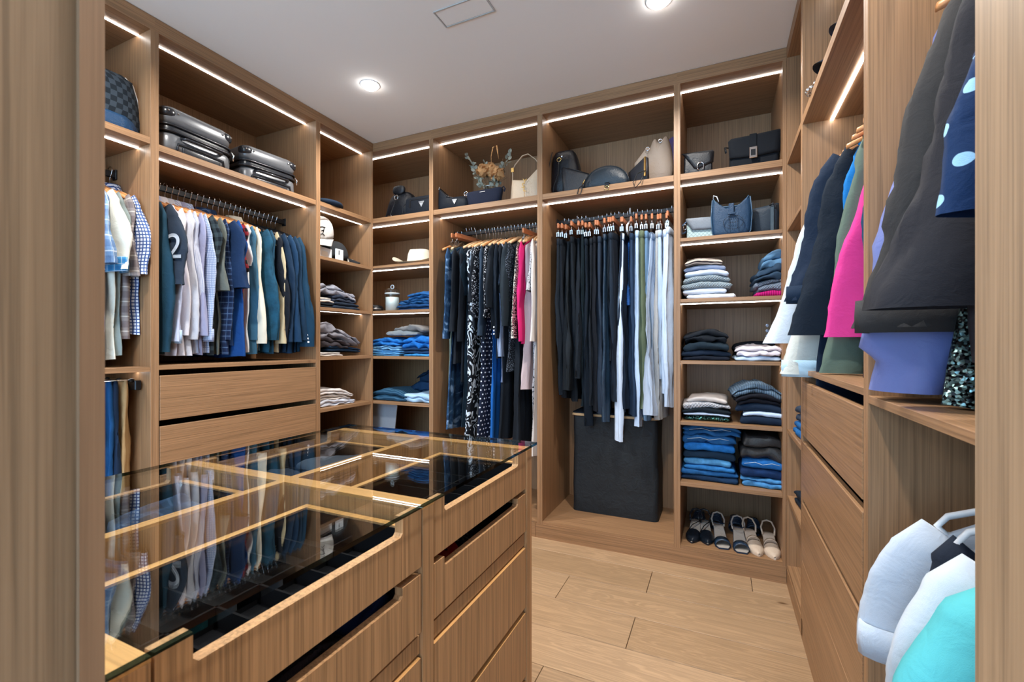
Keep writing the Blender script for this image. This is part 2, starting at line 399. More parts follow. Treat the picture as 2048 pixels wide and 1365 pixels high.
# ============================================================ fabrics
FC = {}
def fab(col, pat='plain', c2=(.8,.8,.8), c3=None, f=1.0, rough=.85, bumpy=.35):
    """procedural cloth; patterns run in the UV of the cloth, measured in metres"""
    key = (col, pat, c2, c3, f, rough)
    if key in FC: return FC[key]
    n = NT('cloth_' + pat)
    col = lin(*col) if max(col) > 1 else col; c2 = lin(*c2) if max(c2) > 1 else c2
    c3 = lin(*c3) if c3 and max(c3) > 1 else c3
    uv = n.coord('UV'); sp = n.new('ShaderNodeSeparateXYZ'); n.ln(uv, sp.inputs[0]); U, V = sp.outputs[0], sp.outputs[1]
    def line(x, fr, w, ph=0.0): return n.math('LESS_THAN', n.math('FRACT', n.math('MULTIPLY_ADD', x, fr, ph)), w)
    base = col
    if pat == 'stripe': base = n.mix(line(U, 130*f, .4), col, c2)
    elif pat == 'hstripe': base = n.mix(line(V, 28*f, .4), col, c2)
    elif pat == 'check':
        a = line(U, 110*f, .32); b = line(V, 110*f, .32)
        base = n.mix(n.math('MAXIMUM', a, b), col, c2)
    elif pat == 'plaid':
        a = line(U, 15*f, .45); b = line(V, 15*f, .45)
        base = n.mix(n.math('MULTIPLY', n.math('ADD', a, b), .5), col, c2)
        c = n.math('MAXIMUM', line(U, 15*f, .09, .3), line(V, 15*f, .09, .3))
        base = n.mix(n.math('MULTIPLY', c, .55), base, c3 or (.8,.8,.8))
    elif pat == 'buffalo':
        a = line(U, 22*f, .5); b = line(V, 22*f, .5)
        base = n.mix(n.math('MULTIPLY', n.math('ADD', a, b), .5), col, c2)
    elif pat in ('dots', 'bigdots'):
        k = 40*f
        us = n.math('MULTIPLY', U, k); vs = n.math('MULTIPLY', V, k)
        row = n.math('FLOOR', vs); us = n.math('MULTIPLY_ADD', row, .5, us)
        du = n.math('SUBTRACT', n.math('FRACT', us), .5); dv = n.math('SUBTRACT', n.math('FRACT', vs), .5)
        r = n.math('ADD', n.math('MULTIPLY', du, du), n.math('MULTIPLY', dv, dv))
        base = n.mix(n.math('LESS_THAN', r, .035), col, c2)
    elif pat == 'zebra':
        w = n.noise(n.coord('UV', (1.5, 1, 1)), 12*f, 0, .4, 1.6)
        base = n.ramp(n.math('SINE', n.math('MULTIPLY', w, 24)), [(.47, col), (.53, c2)])
    elif pat == 'spatter':
        vo = n.new('ShaderNodeTexVoronoi'); vo.inputs['Scale'].default_value = 95*f; n.ln(uv, vo.inputs['Vector'])
        g = n.math('LESS_THAN', vo.outputs['Distance'], .34)
        base = n.mix(g, col, c2)
    elif pat == 'floral':
        w = n.noise(uv, 9*f, 2, .5, 1.5); base = n.ramp(w, [(.44, col), (.54, c2), (.66, c3 or c2)])
    elif pat == 'checker':
        ck = n.new('ShaderNodeTexChecker'); ck.inputs['Scale'].default_value = f; n.ln(uv, ck.inputs['Vector'])
        base = n.mix(ck.outputs['Fac'], col, c2)
    elif pat == 'trellis':
        a = line(n.math('ADD', U, V), 38*f, .2); b = line(n.math('SUBTRACT', U, V), 38*f, .2)
        base = n.mix(n.math('MAXIMUM', a, b), col, c2)
    if pat == 'sequin':
        vo = n.new('ShaderNodeTexVoronoi'); vo.inputs['Scale'].default_value = 220*f; n.ln(uv, vo.inputs['Vector'])
        base = n.mix(n.math('GREATER_THAN', n.math('FRACT', n.math('MULTIPLY', vo.outputs['Color'], 3.7)), .55), col, c2)
        nm = n.new('ShaderNodeVectorMath', operation='MULTIPLY_ADD'); n.ln(vo.outputs['Color'], nm.inputs[0])
        ge = n.new('ShaderNodeNewGeometry'); nm.inputs[1].default_value = (.5,.5,.5); n.ln(ge.outputs['Normal'], nm.inputs[2])
        nn = n.new('ShaderNodeVectorMath', operation='NORMALIZE'); n.ln(nm.outputs[0], nn.inputs[0]); n.ln(nn.outputs[0], n.b.inputs['Normal'])
        FC[key] = n.out(base, .22, .75); return FC[key]
    if isinstance(base, tuple): base = n.mix(0.0, base, base)
    if pat == 'denim':
        w = n.noise(n.coord('UV', (4, 4, 4)), 4, 4, .6); fine = n.noise(uv, 700, 1)
        base = n.mix(1.0, n.ramp(w, [(.35, mul(col, .72)), (.65, mul(col, 1.28))]), n.ramp(fine, [(.3, .8), (.7, 1.0)]), 'MULTIPLY')
    fol = n.noise(n.coord('Object', (1,1,1), True), 22, 3, .6, .6)
    if pat == 'knit':
        a = n.math('SINE', n.math('MULTIPLY', U, 2*PI*75*f)); b = n.math('SINE', n.math('MULTIPLY', V, 2*PI*75*f))
        h = n.math('MULTIPLY', a, b); base = n.mix(1.0, base, n.ramp(h, [(.0, .62), (.8, 1.0)]), 'MULTIPLY')
        n.bump(n.math('MULTIPLY_ADD', fol, 2.0, h), .7, .003)
    elif pat == 'rib':
        h = n.math('SINE', n.math('MULTIPLY', U, 2*PI*95*f)); base = n.mix(1.0, base, n.ramp(h, [(.0, .66), (.7, 1.0)]), 'MULTIPLY')
        n.bump(n.math('MULTIPLY_ADD', fol, 2.0, h), .5, .003)
    elif pat == 'leather':
        g = n.noise(uv, 260, 2); n.bump(n.math('MULTIPLY_ADD', fol, 3.0, g), .35, .004)
    else:
        n.bump(n.math('MULTIPLY_ADD', n.noise(uv, 800, 1), .12, fol), bumpy, .010)
    n.b.inputs['Sheen Weight'].default_value = 0.0
    FC[key] = n.out(base, rough, 0, .5 if pat == 'leather' else .25)
    return FC[key]
def leather(c, rough=.42): return fab(c, 'leather', rough=rough)

# ============================================================ hanging garments
# garment frame: x along the rail, -y towards the room, z up; root on the rail
CALM = 1.0
def lerp(a, b, t): return a + (b-a)*t
def interp(tab, t):
    for (a, va), (b, vb) in zip(tab, tab[1:]):
        if t <= b: return va + (vb-va)*max(0, (t-a))/(b-a)
    return tab[-1][1]
def cloth_body(top, length, tab, T, seed, amp=.012, folds=5, lean=0.0, rows=30, m=52, hem=.006, pat_rows=True):
    """lofted hanging cloth. tab: [(0..1 down, half width)]"""
    r = random.Random(seed); ph = [r.uniform(0, 6.28) for _ in range(5)]; P = []; per = []
    for i in range(rows):
        q = i/(rows-1); q = q*q*(.35) + q*.65; z = top - length*q; Wd = interp(tab, q); g = min(1, q*2.2)
        row = []
        for j in range(m):
            a = 2*PI*j/m; c = math.cos(a); s_ = math.sin(a)
            y = Wd*math.copysign(abs(c)**.75, c); u = y/Wd
            tz = (interp([(0,.8),(.06,1.15),(.3,1),(1,1.1)], q))*T
            x = tz*math.copysign(abs(s_)**.8, s_)
            fold = amp*g*(math.sin(folds*u*1.5 + ph[0] + q*1.2) + .6*math.sin(folds*u*3.1 + ph[1] - q*2) )*.6
            side = .25*amp*g*math.sin(u*folds*4.2 + ph[2] + (2.2 if s_ > 0 else 0) + q*3)
            nz = noise.noise((u*1.7 + seed*3.1, q*3.5, seed*.77 + (9 if s_ > 0 else 0)))*amp*.8*g
            n2 = noise.noise((u*5.5 + seed*1.7, q*8 + u*2.5, seed*.31 + (5 if s_ > 0 else 0)))*amp*.45*g
            n3 = noise.noise((u*11 + seed, q*17 - u*4, seed*.13 + (3 if s_ > 0 else 0)))*amp*.22*g
            x += fold + side + nz + n2 + n3 + lean*q
            y += (.006*math.sin(q*9 + ph[3]) + .010*noise.noise((q*6, seed*.9, u)))*g*CALM
            zz = z + (hem*math.sin(u*folds + ph[4])*q if i == rows-1 else 0)
            row.append((x, -y, zz))
        P.append(row)
        per.append(Wd)
    mb = MB()
    ref = P[rows*2//3]; cum = [0]
    for j in range(m): cum.append(cum[-1] + math.dist(ref[j], ref[(j+1) % m]))
    mb.grid(P, True, False, False, uv=lambda i, j: (cum[j], P[i][0][2]))
    return mb
def sleeve(y0, z0, L, w0, w1, t, seed, out=.03, xoff=0.0, gather=0, flare=0, rows=26, n=24, olin=0):
    r = random.Random(seed+5); ph = r.uniform(0, 6); P = []
    for i in range(rows):
        q = i/(rows-1); wd = lerp(w0, w1, q**.8)
        if flare: wd *= 1 + flare*max(0, q-.5)*2
        if gather and q > .9: wd *= .62
        yc = y0 + (out*q if olin else out*math.sin(min(1, q*1.3)*PI/2)) + .010*CALM*math.sin(q*7+ph)*min(1, q*3) ; z = z0 - L*q
        xo = xoff + .006*math.sin(q*5+ph)
        if i == 0: wd *= .55
        row = []
        for j in range(n):
            a = 2*PI*j/n
            k = 1 + CALM*.10*math.sin(3*a + ph + q*4)*(q > .1) + CALM*.11*noise.noise((math.cos(a)*1.5, math.sin(a)*1.5+seed, q*9*L/.6)) + CALM*.07*noise.noise((math.cos(a)*3.5, math.sin(a)*3.5+seed, q*30*L/.6))
            row.append((xo + t*math.sin(a)*k*(.6 if i == 0 else 1), -(yc + wd*math.cos(a)*k), z + (.035*math.cos(a) if i == 0 else 0)))
        P.append(row)
    mb = MB(); mb.grid(P, True, True, False, uv=lambda i, j: (j/n*2*PI*(w0+w1)/3, P[i][0][2] - i*.0))
    return mb
def cuff_ring(y0, z1, w, t, h, seed):
    P = [[(t*math.sin(2*PI*j/18)*k, -(y0 + w*math.cos(2*PI*j/18)*k), z1 + h*(1-q)) for j in range(18)] for q, k in ((0,.93),(0,.98),(.5,1.0),(1,.99),(1,.93))]
    return MB().grid(P, True, uv=lambda i, j: (j*.02, P[i][0][2]))
SHOULD = [(0,.045),(.03,.10),(.07,.17),(.11,.205)]
def garment(name, label, cat, side, run, mat, typ='shirt', L=.78, W=.20, T=.013, slv=.60, sw=.062, sw1=.05, st=.017, out=.035, z=None, yaw=0, group=None,
            depth=None, collar=None, seed=None, amp=.010, lean=0.0, cuff=None, buttons=None, folds=5, drop=.080, gather=0, flare=0, sleeve_mat=None, hem=.006, btn=None, back_sleeve=True, wb=1.08, olin=0):
    seed = seed if seed is not None else R.randrange(9999)
    z = z if z is not None else RZ
    dp = depth if depth is not None else D/2
    loc = at(side, run, dp, z); rz = ROT[side] + math.radians(yaw)
    if typ in ('shirt', 'jacket', 'dress', 'vest'):
        if typ == 'dress': tab = [(0,.03),(.03,.09),(.07,.15),(.10,W*.85),(.35,W*.72),(1,W*1.05)]
        elif typ == 'vest': tab = [(0,.03),(.05,.10),(.10,.15),(.3,W*.9),(1,W)]
        else: tab = SHOULD[:3] + [(.11, W),(.4, W*(1 + (wb-1)*.35)),(1, W*wb)]
        sc_ = .78/L
        tab = [(a*sc_ if a < .2 else a, b) for a, b in tab]
        body = cloth_body(-drop, L, tab, T, seed, amp, folds, lean, hem=hem)
    elif typ == 'pants':
        body = cloth_body(-drop, L, [(0,W),(.08,W*1.02),(.3,W*1.0),(1,W*.66)], T, seed, amp, folds, lean, hem=hem)
    elif typ == 'skirt':
        body = cloth_body(-drop, L, [(0,W*.8),(.2,W),(1,W*1.25)], T, seed, amp*1.3, folds+2, lean, hem=hem)
    elif typ == 'folded':   # trousers folded over a bar
        body = cloth_body(-drop, L, [(0,W),(.5,W*.96),(1,W*.9)], T, seed, amp, folds, lean, hem=hem)
    o = obj(name, body, mat, None, loc, rz, smooth=True); tag(o, label, cat, group)
    if typ in ('pants', 'skirt'):
        bw = (W if typ == 'pants' else W*.8)
        P = [[(T*1.05*k*math.copysign(abs(math.sin(2*PI*j/24))**.7, math.sin(2*PI*j/24)), -bw*k*math.copysign(abs(math.cos(2*PI*j/24))**.7, math.cos(2*PI*j/24)), -drop + zz) for j in range(24)] for zz, k in ((-.038,1.0),(-.036,1.03),(.002,1.03),(.004,.97),(-.01,.93))]
        obj('waistband', MB().grid(P, True), mat, o, smooth=True)
    if slv:
        zs = -drop - .085
        for sg in ((1, -1) if back_sleeve else (1,)):
            s_ = sleeve(W-.03, zs, slv, sw, sw1, st, seed+sg, out, (0 if sg > 0 else .004), gather, flare, olin=olin if sg > 0 else 0)
            if sg < 0: s_.v = [(x, -y, zz) for x, y, zz in s_.v]; s_.f = [f[::-1] for f in s_.f]
            so = obj('sleeve', s_, sleeve_mat or mat, o, smooth=True)
            if cuff and sg > 0: obj('cuff', cuff_ring(W-.03+out, zs-slv-.01, sw1*(.8 if gather else 1), st, .065, seed), cuff, so, smooth=True)
            if buttons and sg > 0:
                for k in range(3):
                    bb = MB().lathe([(0,.002),(.006,.002),(.0065,0),(.0065,-.002)], 10); bb.move((-st*.55, -(W-.03+out+sw1*.75), zs-slv+.03+.022*k), ry=-PI/2, rz=.9)
                    obj('button', bb, buttons, so)
    if collar:
        P = [[(.030*k*math.sin(2*PI*j/16), -.058*k*math.cos(2*PI*j/16), -drop + .012 + h - .010*math.cos(2*PI*j/16)) for j in range(16)] for h, k in ((-.03,1.15),(.0,1.0),(.018,.92),(.020,1.0),(-.018,1.32))]
        obj('collar', MB().grid(P, True), collar if not isinstance(collar, bool) else mat, o, smooth=True)
    return o
def hook_mb(h0, flip=1):
    pts = [(0,0,h0)] + [(0,0,-.03)] + [(0, flip*.016*math.cos(a)-flip*.016, -.006+.024*math.sin(a)*1.0) for a in [k*PI/8 - .5 for k in range(0, 10)]]
    pts = [(0,0,h0),(0,0,-.035),(0,-.010*flip,-.020)] + [(0, -flip*.019*math.cos(a), .0 + .019*math.sin(a)) for a in [k*PI/7 for k in range(0, 9)]]
    return MB().tube(pts, .0018, 6)
HW = wood('hanger_maple', lin(214,150,96), 'y', .5, 1, .35)
HWL = wood('hanger_pale', lin(226,186,142), 'y', .4, 1, .35)
HWC = wood('hanger_cherry', lin(190,120,80), 'y', .5, 1, .35)
def suit_hanger_protos():
    pass
PROTO = {}
def copy_tree(o, parent=None):
    c = o.copy(); COL.objects.link(c)
    if parent: c.parent = parent
    for ch in [x for x in o.children]: copy_tree(ch, c)
    return c
def hanger(kind, side, run, z=None, yaw=0, depth=None, group='', label=None, dz=0):
    z = (z if z is not None else RZ)+.0145; dp = depth if depth is not None else D/2
    loc = at(side, run, dp, z + dz); rz = ROT[side] + math.radians(yaw)
    L = {'wood': 'wooden clothes hanger with metal hook', 'pale': 'pale wooden clothes hanger with metal hook', 'clip': 'wooden clip hanger with metal hook and clips', 'plastic': 'white plastic tube hanger', 'black': 'black clothes hanger with metal hook'}[kind]
    if kind in PROTO:
        t = copy_tree(PROTO[kind]); t.location = loc; t.rotation_euler.z = rz
    else:
        t = thing('clothes_hanger', L, 'hanger', loc, rz); PROTO[kind] = t
        if kind in ('wood', 'pale', 'black'):
            mat = {'wood': HW, 'pale': HWL, 'black': BLACK}[kind]
            for sg in (1, -1):
                pts = [(0, sg*.195*q, -.086 - .075*q**1.1) for q in (0,.15,.3,.5,.7,.85,1)]
                P = []
                for k, p in enumerate(pts):
                    q = k/6; tx = lerp(.006, .009, q**2); tz = lerp(.013, .009, q)
                    P.append([(p[0]+tx*math.cos(2*PI*j/10), p[1]+0, p[2]+tz*math.sin(2*PI*j/10)) for j in range(10)])
                obj('shoulder_bar', MB().grid(P, True, True, True), mat, t, smooth=True)
        elif kind == 'clip':
            obj('wooden_bar', MB().box(-.0065, -.185, -.100, .0065, .185, -.068), HWC, t, bevel=.003)
            for sg in (-1, 1):
                c = MB().tube([(0, sg*.172, -.100), (0, sg*.172, -.135)], .0022, 6)
                obj('clip_wire', c, CHROME, t, smooth=True)
                c = MB().box(-.009, sg*.172-.013, -.155, -.003, sg*.172+.013, -.128).box(.003, sg*.172-.013, -.155, .009, sg*.172+.013, -.128).box(-.007,sg*.172-.008,-.132,.007,sg*.172+.008,-.126)
                obj('clip', c, CHROME, t)
        elif kind == 'plastic':
            pts = [(0,-.20,-.17),(0,-.215,-.155),(0,-.20,-.135),(0,-.03,-.07),(0,0,-.06),(0,.03,-.07),(0,.20,-.135),(0,.215,-.155),(0,.20,-.17)]
            obj('tube_frame', MB().tube(pts, .006, 10, closed=True), WHITEPL, t, smooth=True)
        if kind == 'plastic': hk = MB().tube([(0,0,-.06),(0,0,-.02),(0,-.012,-.006)]+[(0,-.02*math.cos(a),.02*math.sin(a)) for a in [k*PI/7 for k in range(9)]], .004, 8); obj('hook', hk, WHITEPL, t, smooth=True)
        else: obj('hook', hook_mb(-.08), CHROME, t, smooth=True)
    t['group'] = group; t['label'] = label or (L + ' ' + group.split(' on ',1)[-1] if False else L)
    return t

# ============================================================ left wall, wide bay: shirts and jackets
GL = 'shirts and jackets on the wide bay rail of the left wall'
BTN = plain('pale_button', (.75,.75,.78), .3); DBTN = plain('dark_button', (.05,.06,.08), .3)
c_ = lin
rows = [
 # name, label, cat, mat, kwargs, hanger
 ('jacket','teal-navy windbreaker with gathered hem, first garment from the left divider','jacket', fab((22,58,78)), dict(T=.015, st=.026, sw=.075, sw1=.062, slv=.68, gather=0, out=.05), 'wood'),
 ('jersey','charcoal short-sleeved jersey with a white number on the sleeve','shirt', fab((38,48,62)), dict(slv=.36, sw=.085, sw1=.105, st=.026, out=.05, L=.72), 'wood'),
 ('dress_shirt','pale lilac dress shirt with wide folded cuffs, beside the numbered jersey','shirt', fab((188,196,222)), dict(collar=True, cuff=fab((170,196,226)), sw=.07, sw1=.062, slv=.63, st=.022, out=.035), 'wood'),
 ('dress_shirt','white dress shirt with faint pink tone among the pale shirts','shirt', fab((226,222,228)), dict(collar=True, slv=.60, out=.02), 'wood'),
 ('dress_shirt','light grey dress shirt with plain sleeve among the pale shirts','shirt', fab((196,198,208)), dict(collar=True, slv=.62, out=.03), 'wood'),
 ('dress_shirt','fine blue pinstripe dress shirt left of the grey-lilac one','shirt', fab((206,208,220),'stripe',(146,158,190)), dict(collar=True, slv=.58, out=.02), 'wood'),
 ('dress_shirt','grey-lilac shirt with two white cuff buttons','shirt', fab((150,152,182)), dict(collar=True, slv=.60, out=.035, buttons=BTN), 'wood'),
 ('dress_shirt','pale blue micro-check dress shirt with crisp cuff','shirt', fab((196,206,226),'check',(128,146,186)), dict(collar=True, slv=.62, out=.045, cuff=fab((190,200,226),'check',(128,146,186))), 'wood'),
 ('casual_shirt','dark green gingham short-sleeved shirt','shirt', fab((62,74,78),'buffalo',(20,26,32)), dict(slv=.22, sw=.08, sw1=.085, out=.02), 'wood'),
 ('casual_shirt','crumpled olive grey short-sleeved shirt','shirt', fab((98,104,100)), dict(slv=.36, sw=.065, sw1=.07, out=.03, amp=.016), 'wood'),
 ('casual_shirt','navy windowpane plaid long-sleeved shirt','shirt', fab((28,50,88),'plaid',(22,36,66),(110,140,180), f=2.2), dict(collar=True, slv=.62, out=.02), 'wood'),
 ('casual_shirt','big dark navy short-sleeved shirt with wide sleeve','shirt', fab((20,44,78)), dict(collar=True, slv=.34, sw=.09, sw1=.105, st=.026, out=.055, L=.74), 'wood'),
 ('polo_shirt','bright navy blue polo hanging lowest under the wide navy sleeve','shirt', fab((14,62,124)), dict(slv=.2, W=.235, T=.018, out=.02, L=.80, amp=.014), 'wood'),
 ('flannel_shirt','red and black checked flannel shirt','shirt', fab((166,40,52),'buffalo',(20,14,20)), dict(slv=.24, sw=.07, sw1=.07, out=.01), 'wood'),
 ('t_shirt','white short-sleeved shirt next to the red flannel','shirt', fab((214,218,222)), dict(slv=.2, out=.0), 'wood'),
 ('casual_shirt','dull steel blue long-sleeved shirt','shirt', fab((56,98,124)), dict(slv=.62, out=.02), 'wood'),
 ('dress_shirt','cream linen long-sleeved shirt in the middle of the dark ones','shirt', fab((222,214,196)), dict(collar=True, slv=.64, sw=.055, sw1=.048, out=.05), 'wood'),
 ('vest','dark teal sleeveless vest with a brown hanger showing','vest', fab((26,44,56)), dict(typ='vest', slv=0, W=.20, T=.016, L=.76), 'wood'),
 ('denim_jacket','teal blue denim jacket with bulky sleeve','jacket', fab((24,74,100),'denim'), dict(slv=.62, sw=.075, sw1=.06, st=.026, out=.045, T=.016), 'black'),
 ('jacket','slate teal zip jacket behind the denim one','jacket', fab((24,62,84)), dict(slv=.62, sw=.07, sw1=.058, st=.022, out=.03), 'black'),
 ('jacket','tan khaki jacket with ruffled placket','jacket', fab((186,172,140)), dict(slv=.64, sw=.06, sw1=.05, out=.055, amp=.014), 'black'),
 ('blazer','black blazer right after the tan jacket','blazer', fab((16,22,32)), dict(slv=.63, sw=.07, sw1=.056, st=.02, out=.055, T=.016, buttons=DBTN), 'black'),
 ('blazer','midnight blue blazer, fourth from the right end of the rail','blazer', fab((18,42,66)), dict(slv=.63, sw=.072, sw1=.056, st=.02, out=.06, T=.016, buttons=DBTN), 'black'),
 ('blazer','navy wool blazer, third from the right end of the rail','blazer', fab((20,52,82)), dict(slv=.63, sw=.074, sw1=.056, st=.02, out=.07, T=.016, buttons=BTN), 'black'),
 ('blazer','slate navy blazer, second from the right end of the rail','blazer', fab((18,46,70)), dict(slv=.62, sw=.074, sw1=.056, st=.02, out=.07, T=.016), 'black'),
 ('blazer','dark teal blazer with three cuff buttons, last on the rail','blazer', fab((16,52,76)), dict(slv=.66, sw=.078, sw1=.06, st=.024, out=.09, T=.018, buttons=BTN), 'black'),
]
n_ = len(rows)
for k, (nm, lb, ct, mt, kw, hg) in enumerate(rows):
    run = lerp(1.285, 2.055, k/(n_-1))
    kw = dict(kw); yw = R.uniform(-3, 3)
    o = garment(nm, lb, ct, 'L', run, mt, group=None, yaw=yw, **kw)
    if k < 25 or 1: hanger(hg, 'L', run, yaw=yw, group='%s hangers on the wide left bay rail' % ('black' if hg == 'black' else 'wooden'), label='%s hanger with metal hook on the wide left bay rail' % ('black' if hg == 'black' else 'brown wooden'))
    if nm == 'jersey':
        tc = bpy.data.curves.new('sleeve_number', 'FONT'); tc.body = '2'; tc.size = .17; tc.extrude = .0008; tc.align_x = 'CENTER'
        to = bpy.data.objects.new('sleeve_number', tc); COL.objects.link(to)
        me = bpy.data.meshes.new_from_object(to); bpy.data.objects.remove(to)
        # wrap the digit round the sleeve
        for v in me.vertices:
            a = v.co.x / .085; yy = .22 + .095*math.cos(a*1.0 - .75)*1.12; xx = -.031*math.cos(a - .0)*1.08 if False else 0
            x0, z0, e = v.co.x, v.co.y, v.co.z
            ang = -PI/2 + .55 + x0/.075
            v.co = (.0295*math.sin(ang), -(.225 + .105*math.cos(ang)), z0 - .40)
        me.materials.append(fab((220,224,230)))
        no = bpy.data.objects.new('sleeve_number', me); COL.objects.link(no); no.parent = o

# ============================================================ left wall, leftmost bay
rows = [
 ('casual_shirt','dark slate shirt half hidden by the left panel','shirt', fab((48,66,84)), dict(slv=.3, out=.0), .985),
 ('casual_shirt','pale grey-blue shirt with white collar and brown plaid lining','shirt', fab((176,186,196),'plaid',(140,158,180),(205,210,215)), dict(slv=.25, collar=True, sw=.085, sw1=.09, st=.022, out=.03, L=.80), 1.02),
 ('casual_shirt','blue and grey madras plaid short-sleeved shirt','shirt', fab((124,152,184),'plaid',(88,114,150),(210,214,220)), dict(slv=.30, sw=.085, sw1=.10, st=.022, out=.05, collar=True, L=.82), 1.052),
 ('casual_shirt','cream linen short-sleeved shirt with blue check turn-up','shirt', fab((214,212,200)), dict(slv=.32, sw=.085, sw1=.095, st=.024, out=.05, L=.80, collar=True, cuff=fab((60,130,176),'plaid',(40,100,150),(210,220,228),f=2.2)), 1.088),
 ('casual_shirt','sage grey shirt with white side label','shirt', fab((128,140,140)), dict(slv=.22, out=.03, L=.78), 1.118),
 ('casual_shirt','taupe plaid shirt with rolled sleeve','shirt', fab((150,142,140),'plaid',(112,102,104),(210,205,198)), dict(slv=.34, sw=.07, sw1=.075, out=.04, L=.70), 1.145),
 ('casual_shirt','white and blue tattersall check shirt next to the divider','shirt', fab((214,222,238),'check',(52,80,140),f=.6), dict(slv=.33, sw=.07, sw1=.07, st=.022, out=.06, L=.68, collar=True), 1.178),
]
for nm, lb, ct, mt, kw, run in rows:
    yw = R.uniform(-3, 3); garment(nm, lb, ct, 'L', run - .005, mt, yaw=yw, **kw)
    hanger('wood', 'L', run - .005, yaw=yw, group='wooden hangers on the leftmost bay rail', label='brown wooden hanger with metal hook on the leftmost bay rail')
# trouser rack below
t = thing('trouser_rack', 'black pull-out trouser rack with chrome bars', 'rack', at('L', 1.195, .06, 1.02), ROT['L'])
obj('rack_housing', MB().box(-.03, 0, -.022, -.005, .44, .022), BLACK, t, bevel=.003)
obj('rack_housing', MB().box(-.62, .42, -.02, -.03, .45, .02), BLACK, t, bevel=.003)
for k in range(4):
    y = .02+.10*k
    b = obj('chrome_bar', MB().tube([(-.60, y, .022),(-.035, y, .022)], .005, 10), CHROME, t, smooth=True)
    obj('end_knob', MB().lathe([(0,.012),(.007,.009),(.010,0),(.007,-.009),(0,-.012)], 12).move((-.035,y,.022), ry=PI/2), BLACK, b, smooth=True)
for k, (lb, c, run) in enumerate([('slate grey trousers at the left end of the trouser rack', (62,70,88), 1.01), ('black-navy trousers folded on the trouser rack', (22,32,48), 1.048),
     ('bright navy blue trousers folded on the trouser rack', (22,76,130), 1.085), ('dark blue trousers between the bright navy and tan ones', (24,44,70), 1.112), ('tan chino trousers at the right of the trouser rack', (178,146,104), 1.145)]):
    garment('folded_trousers', lb, 'trousers', 'L', run, fab(c), typ='folded', L=.62, W=.13, T=.020, slv=0, z=1.045, drop=.0, depth=.2, amp=.012, yaw=R.uniform(-6,6))

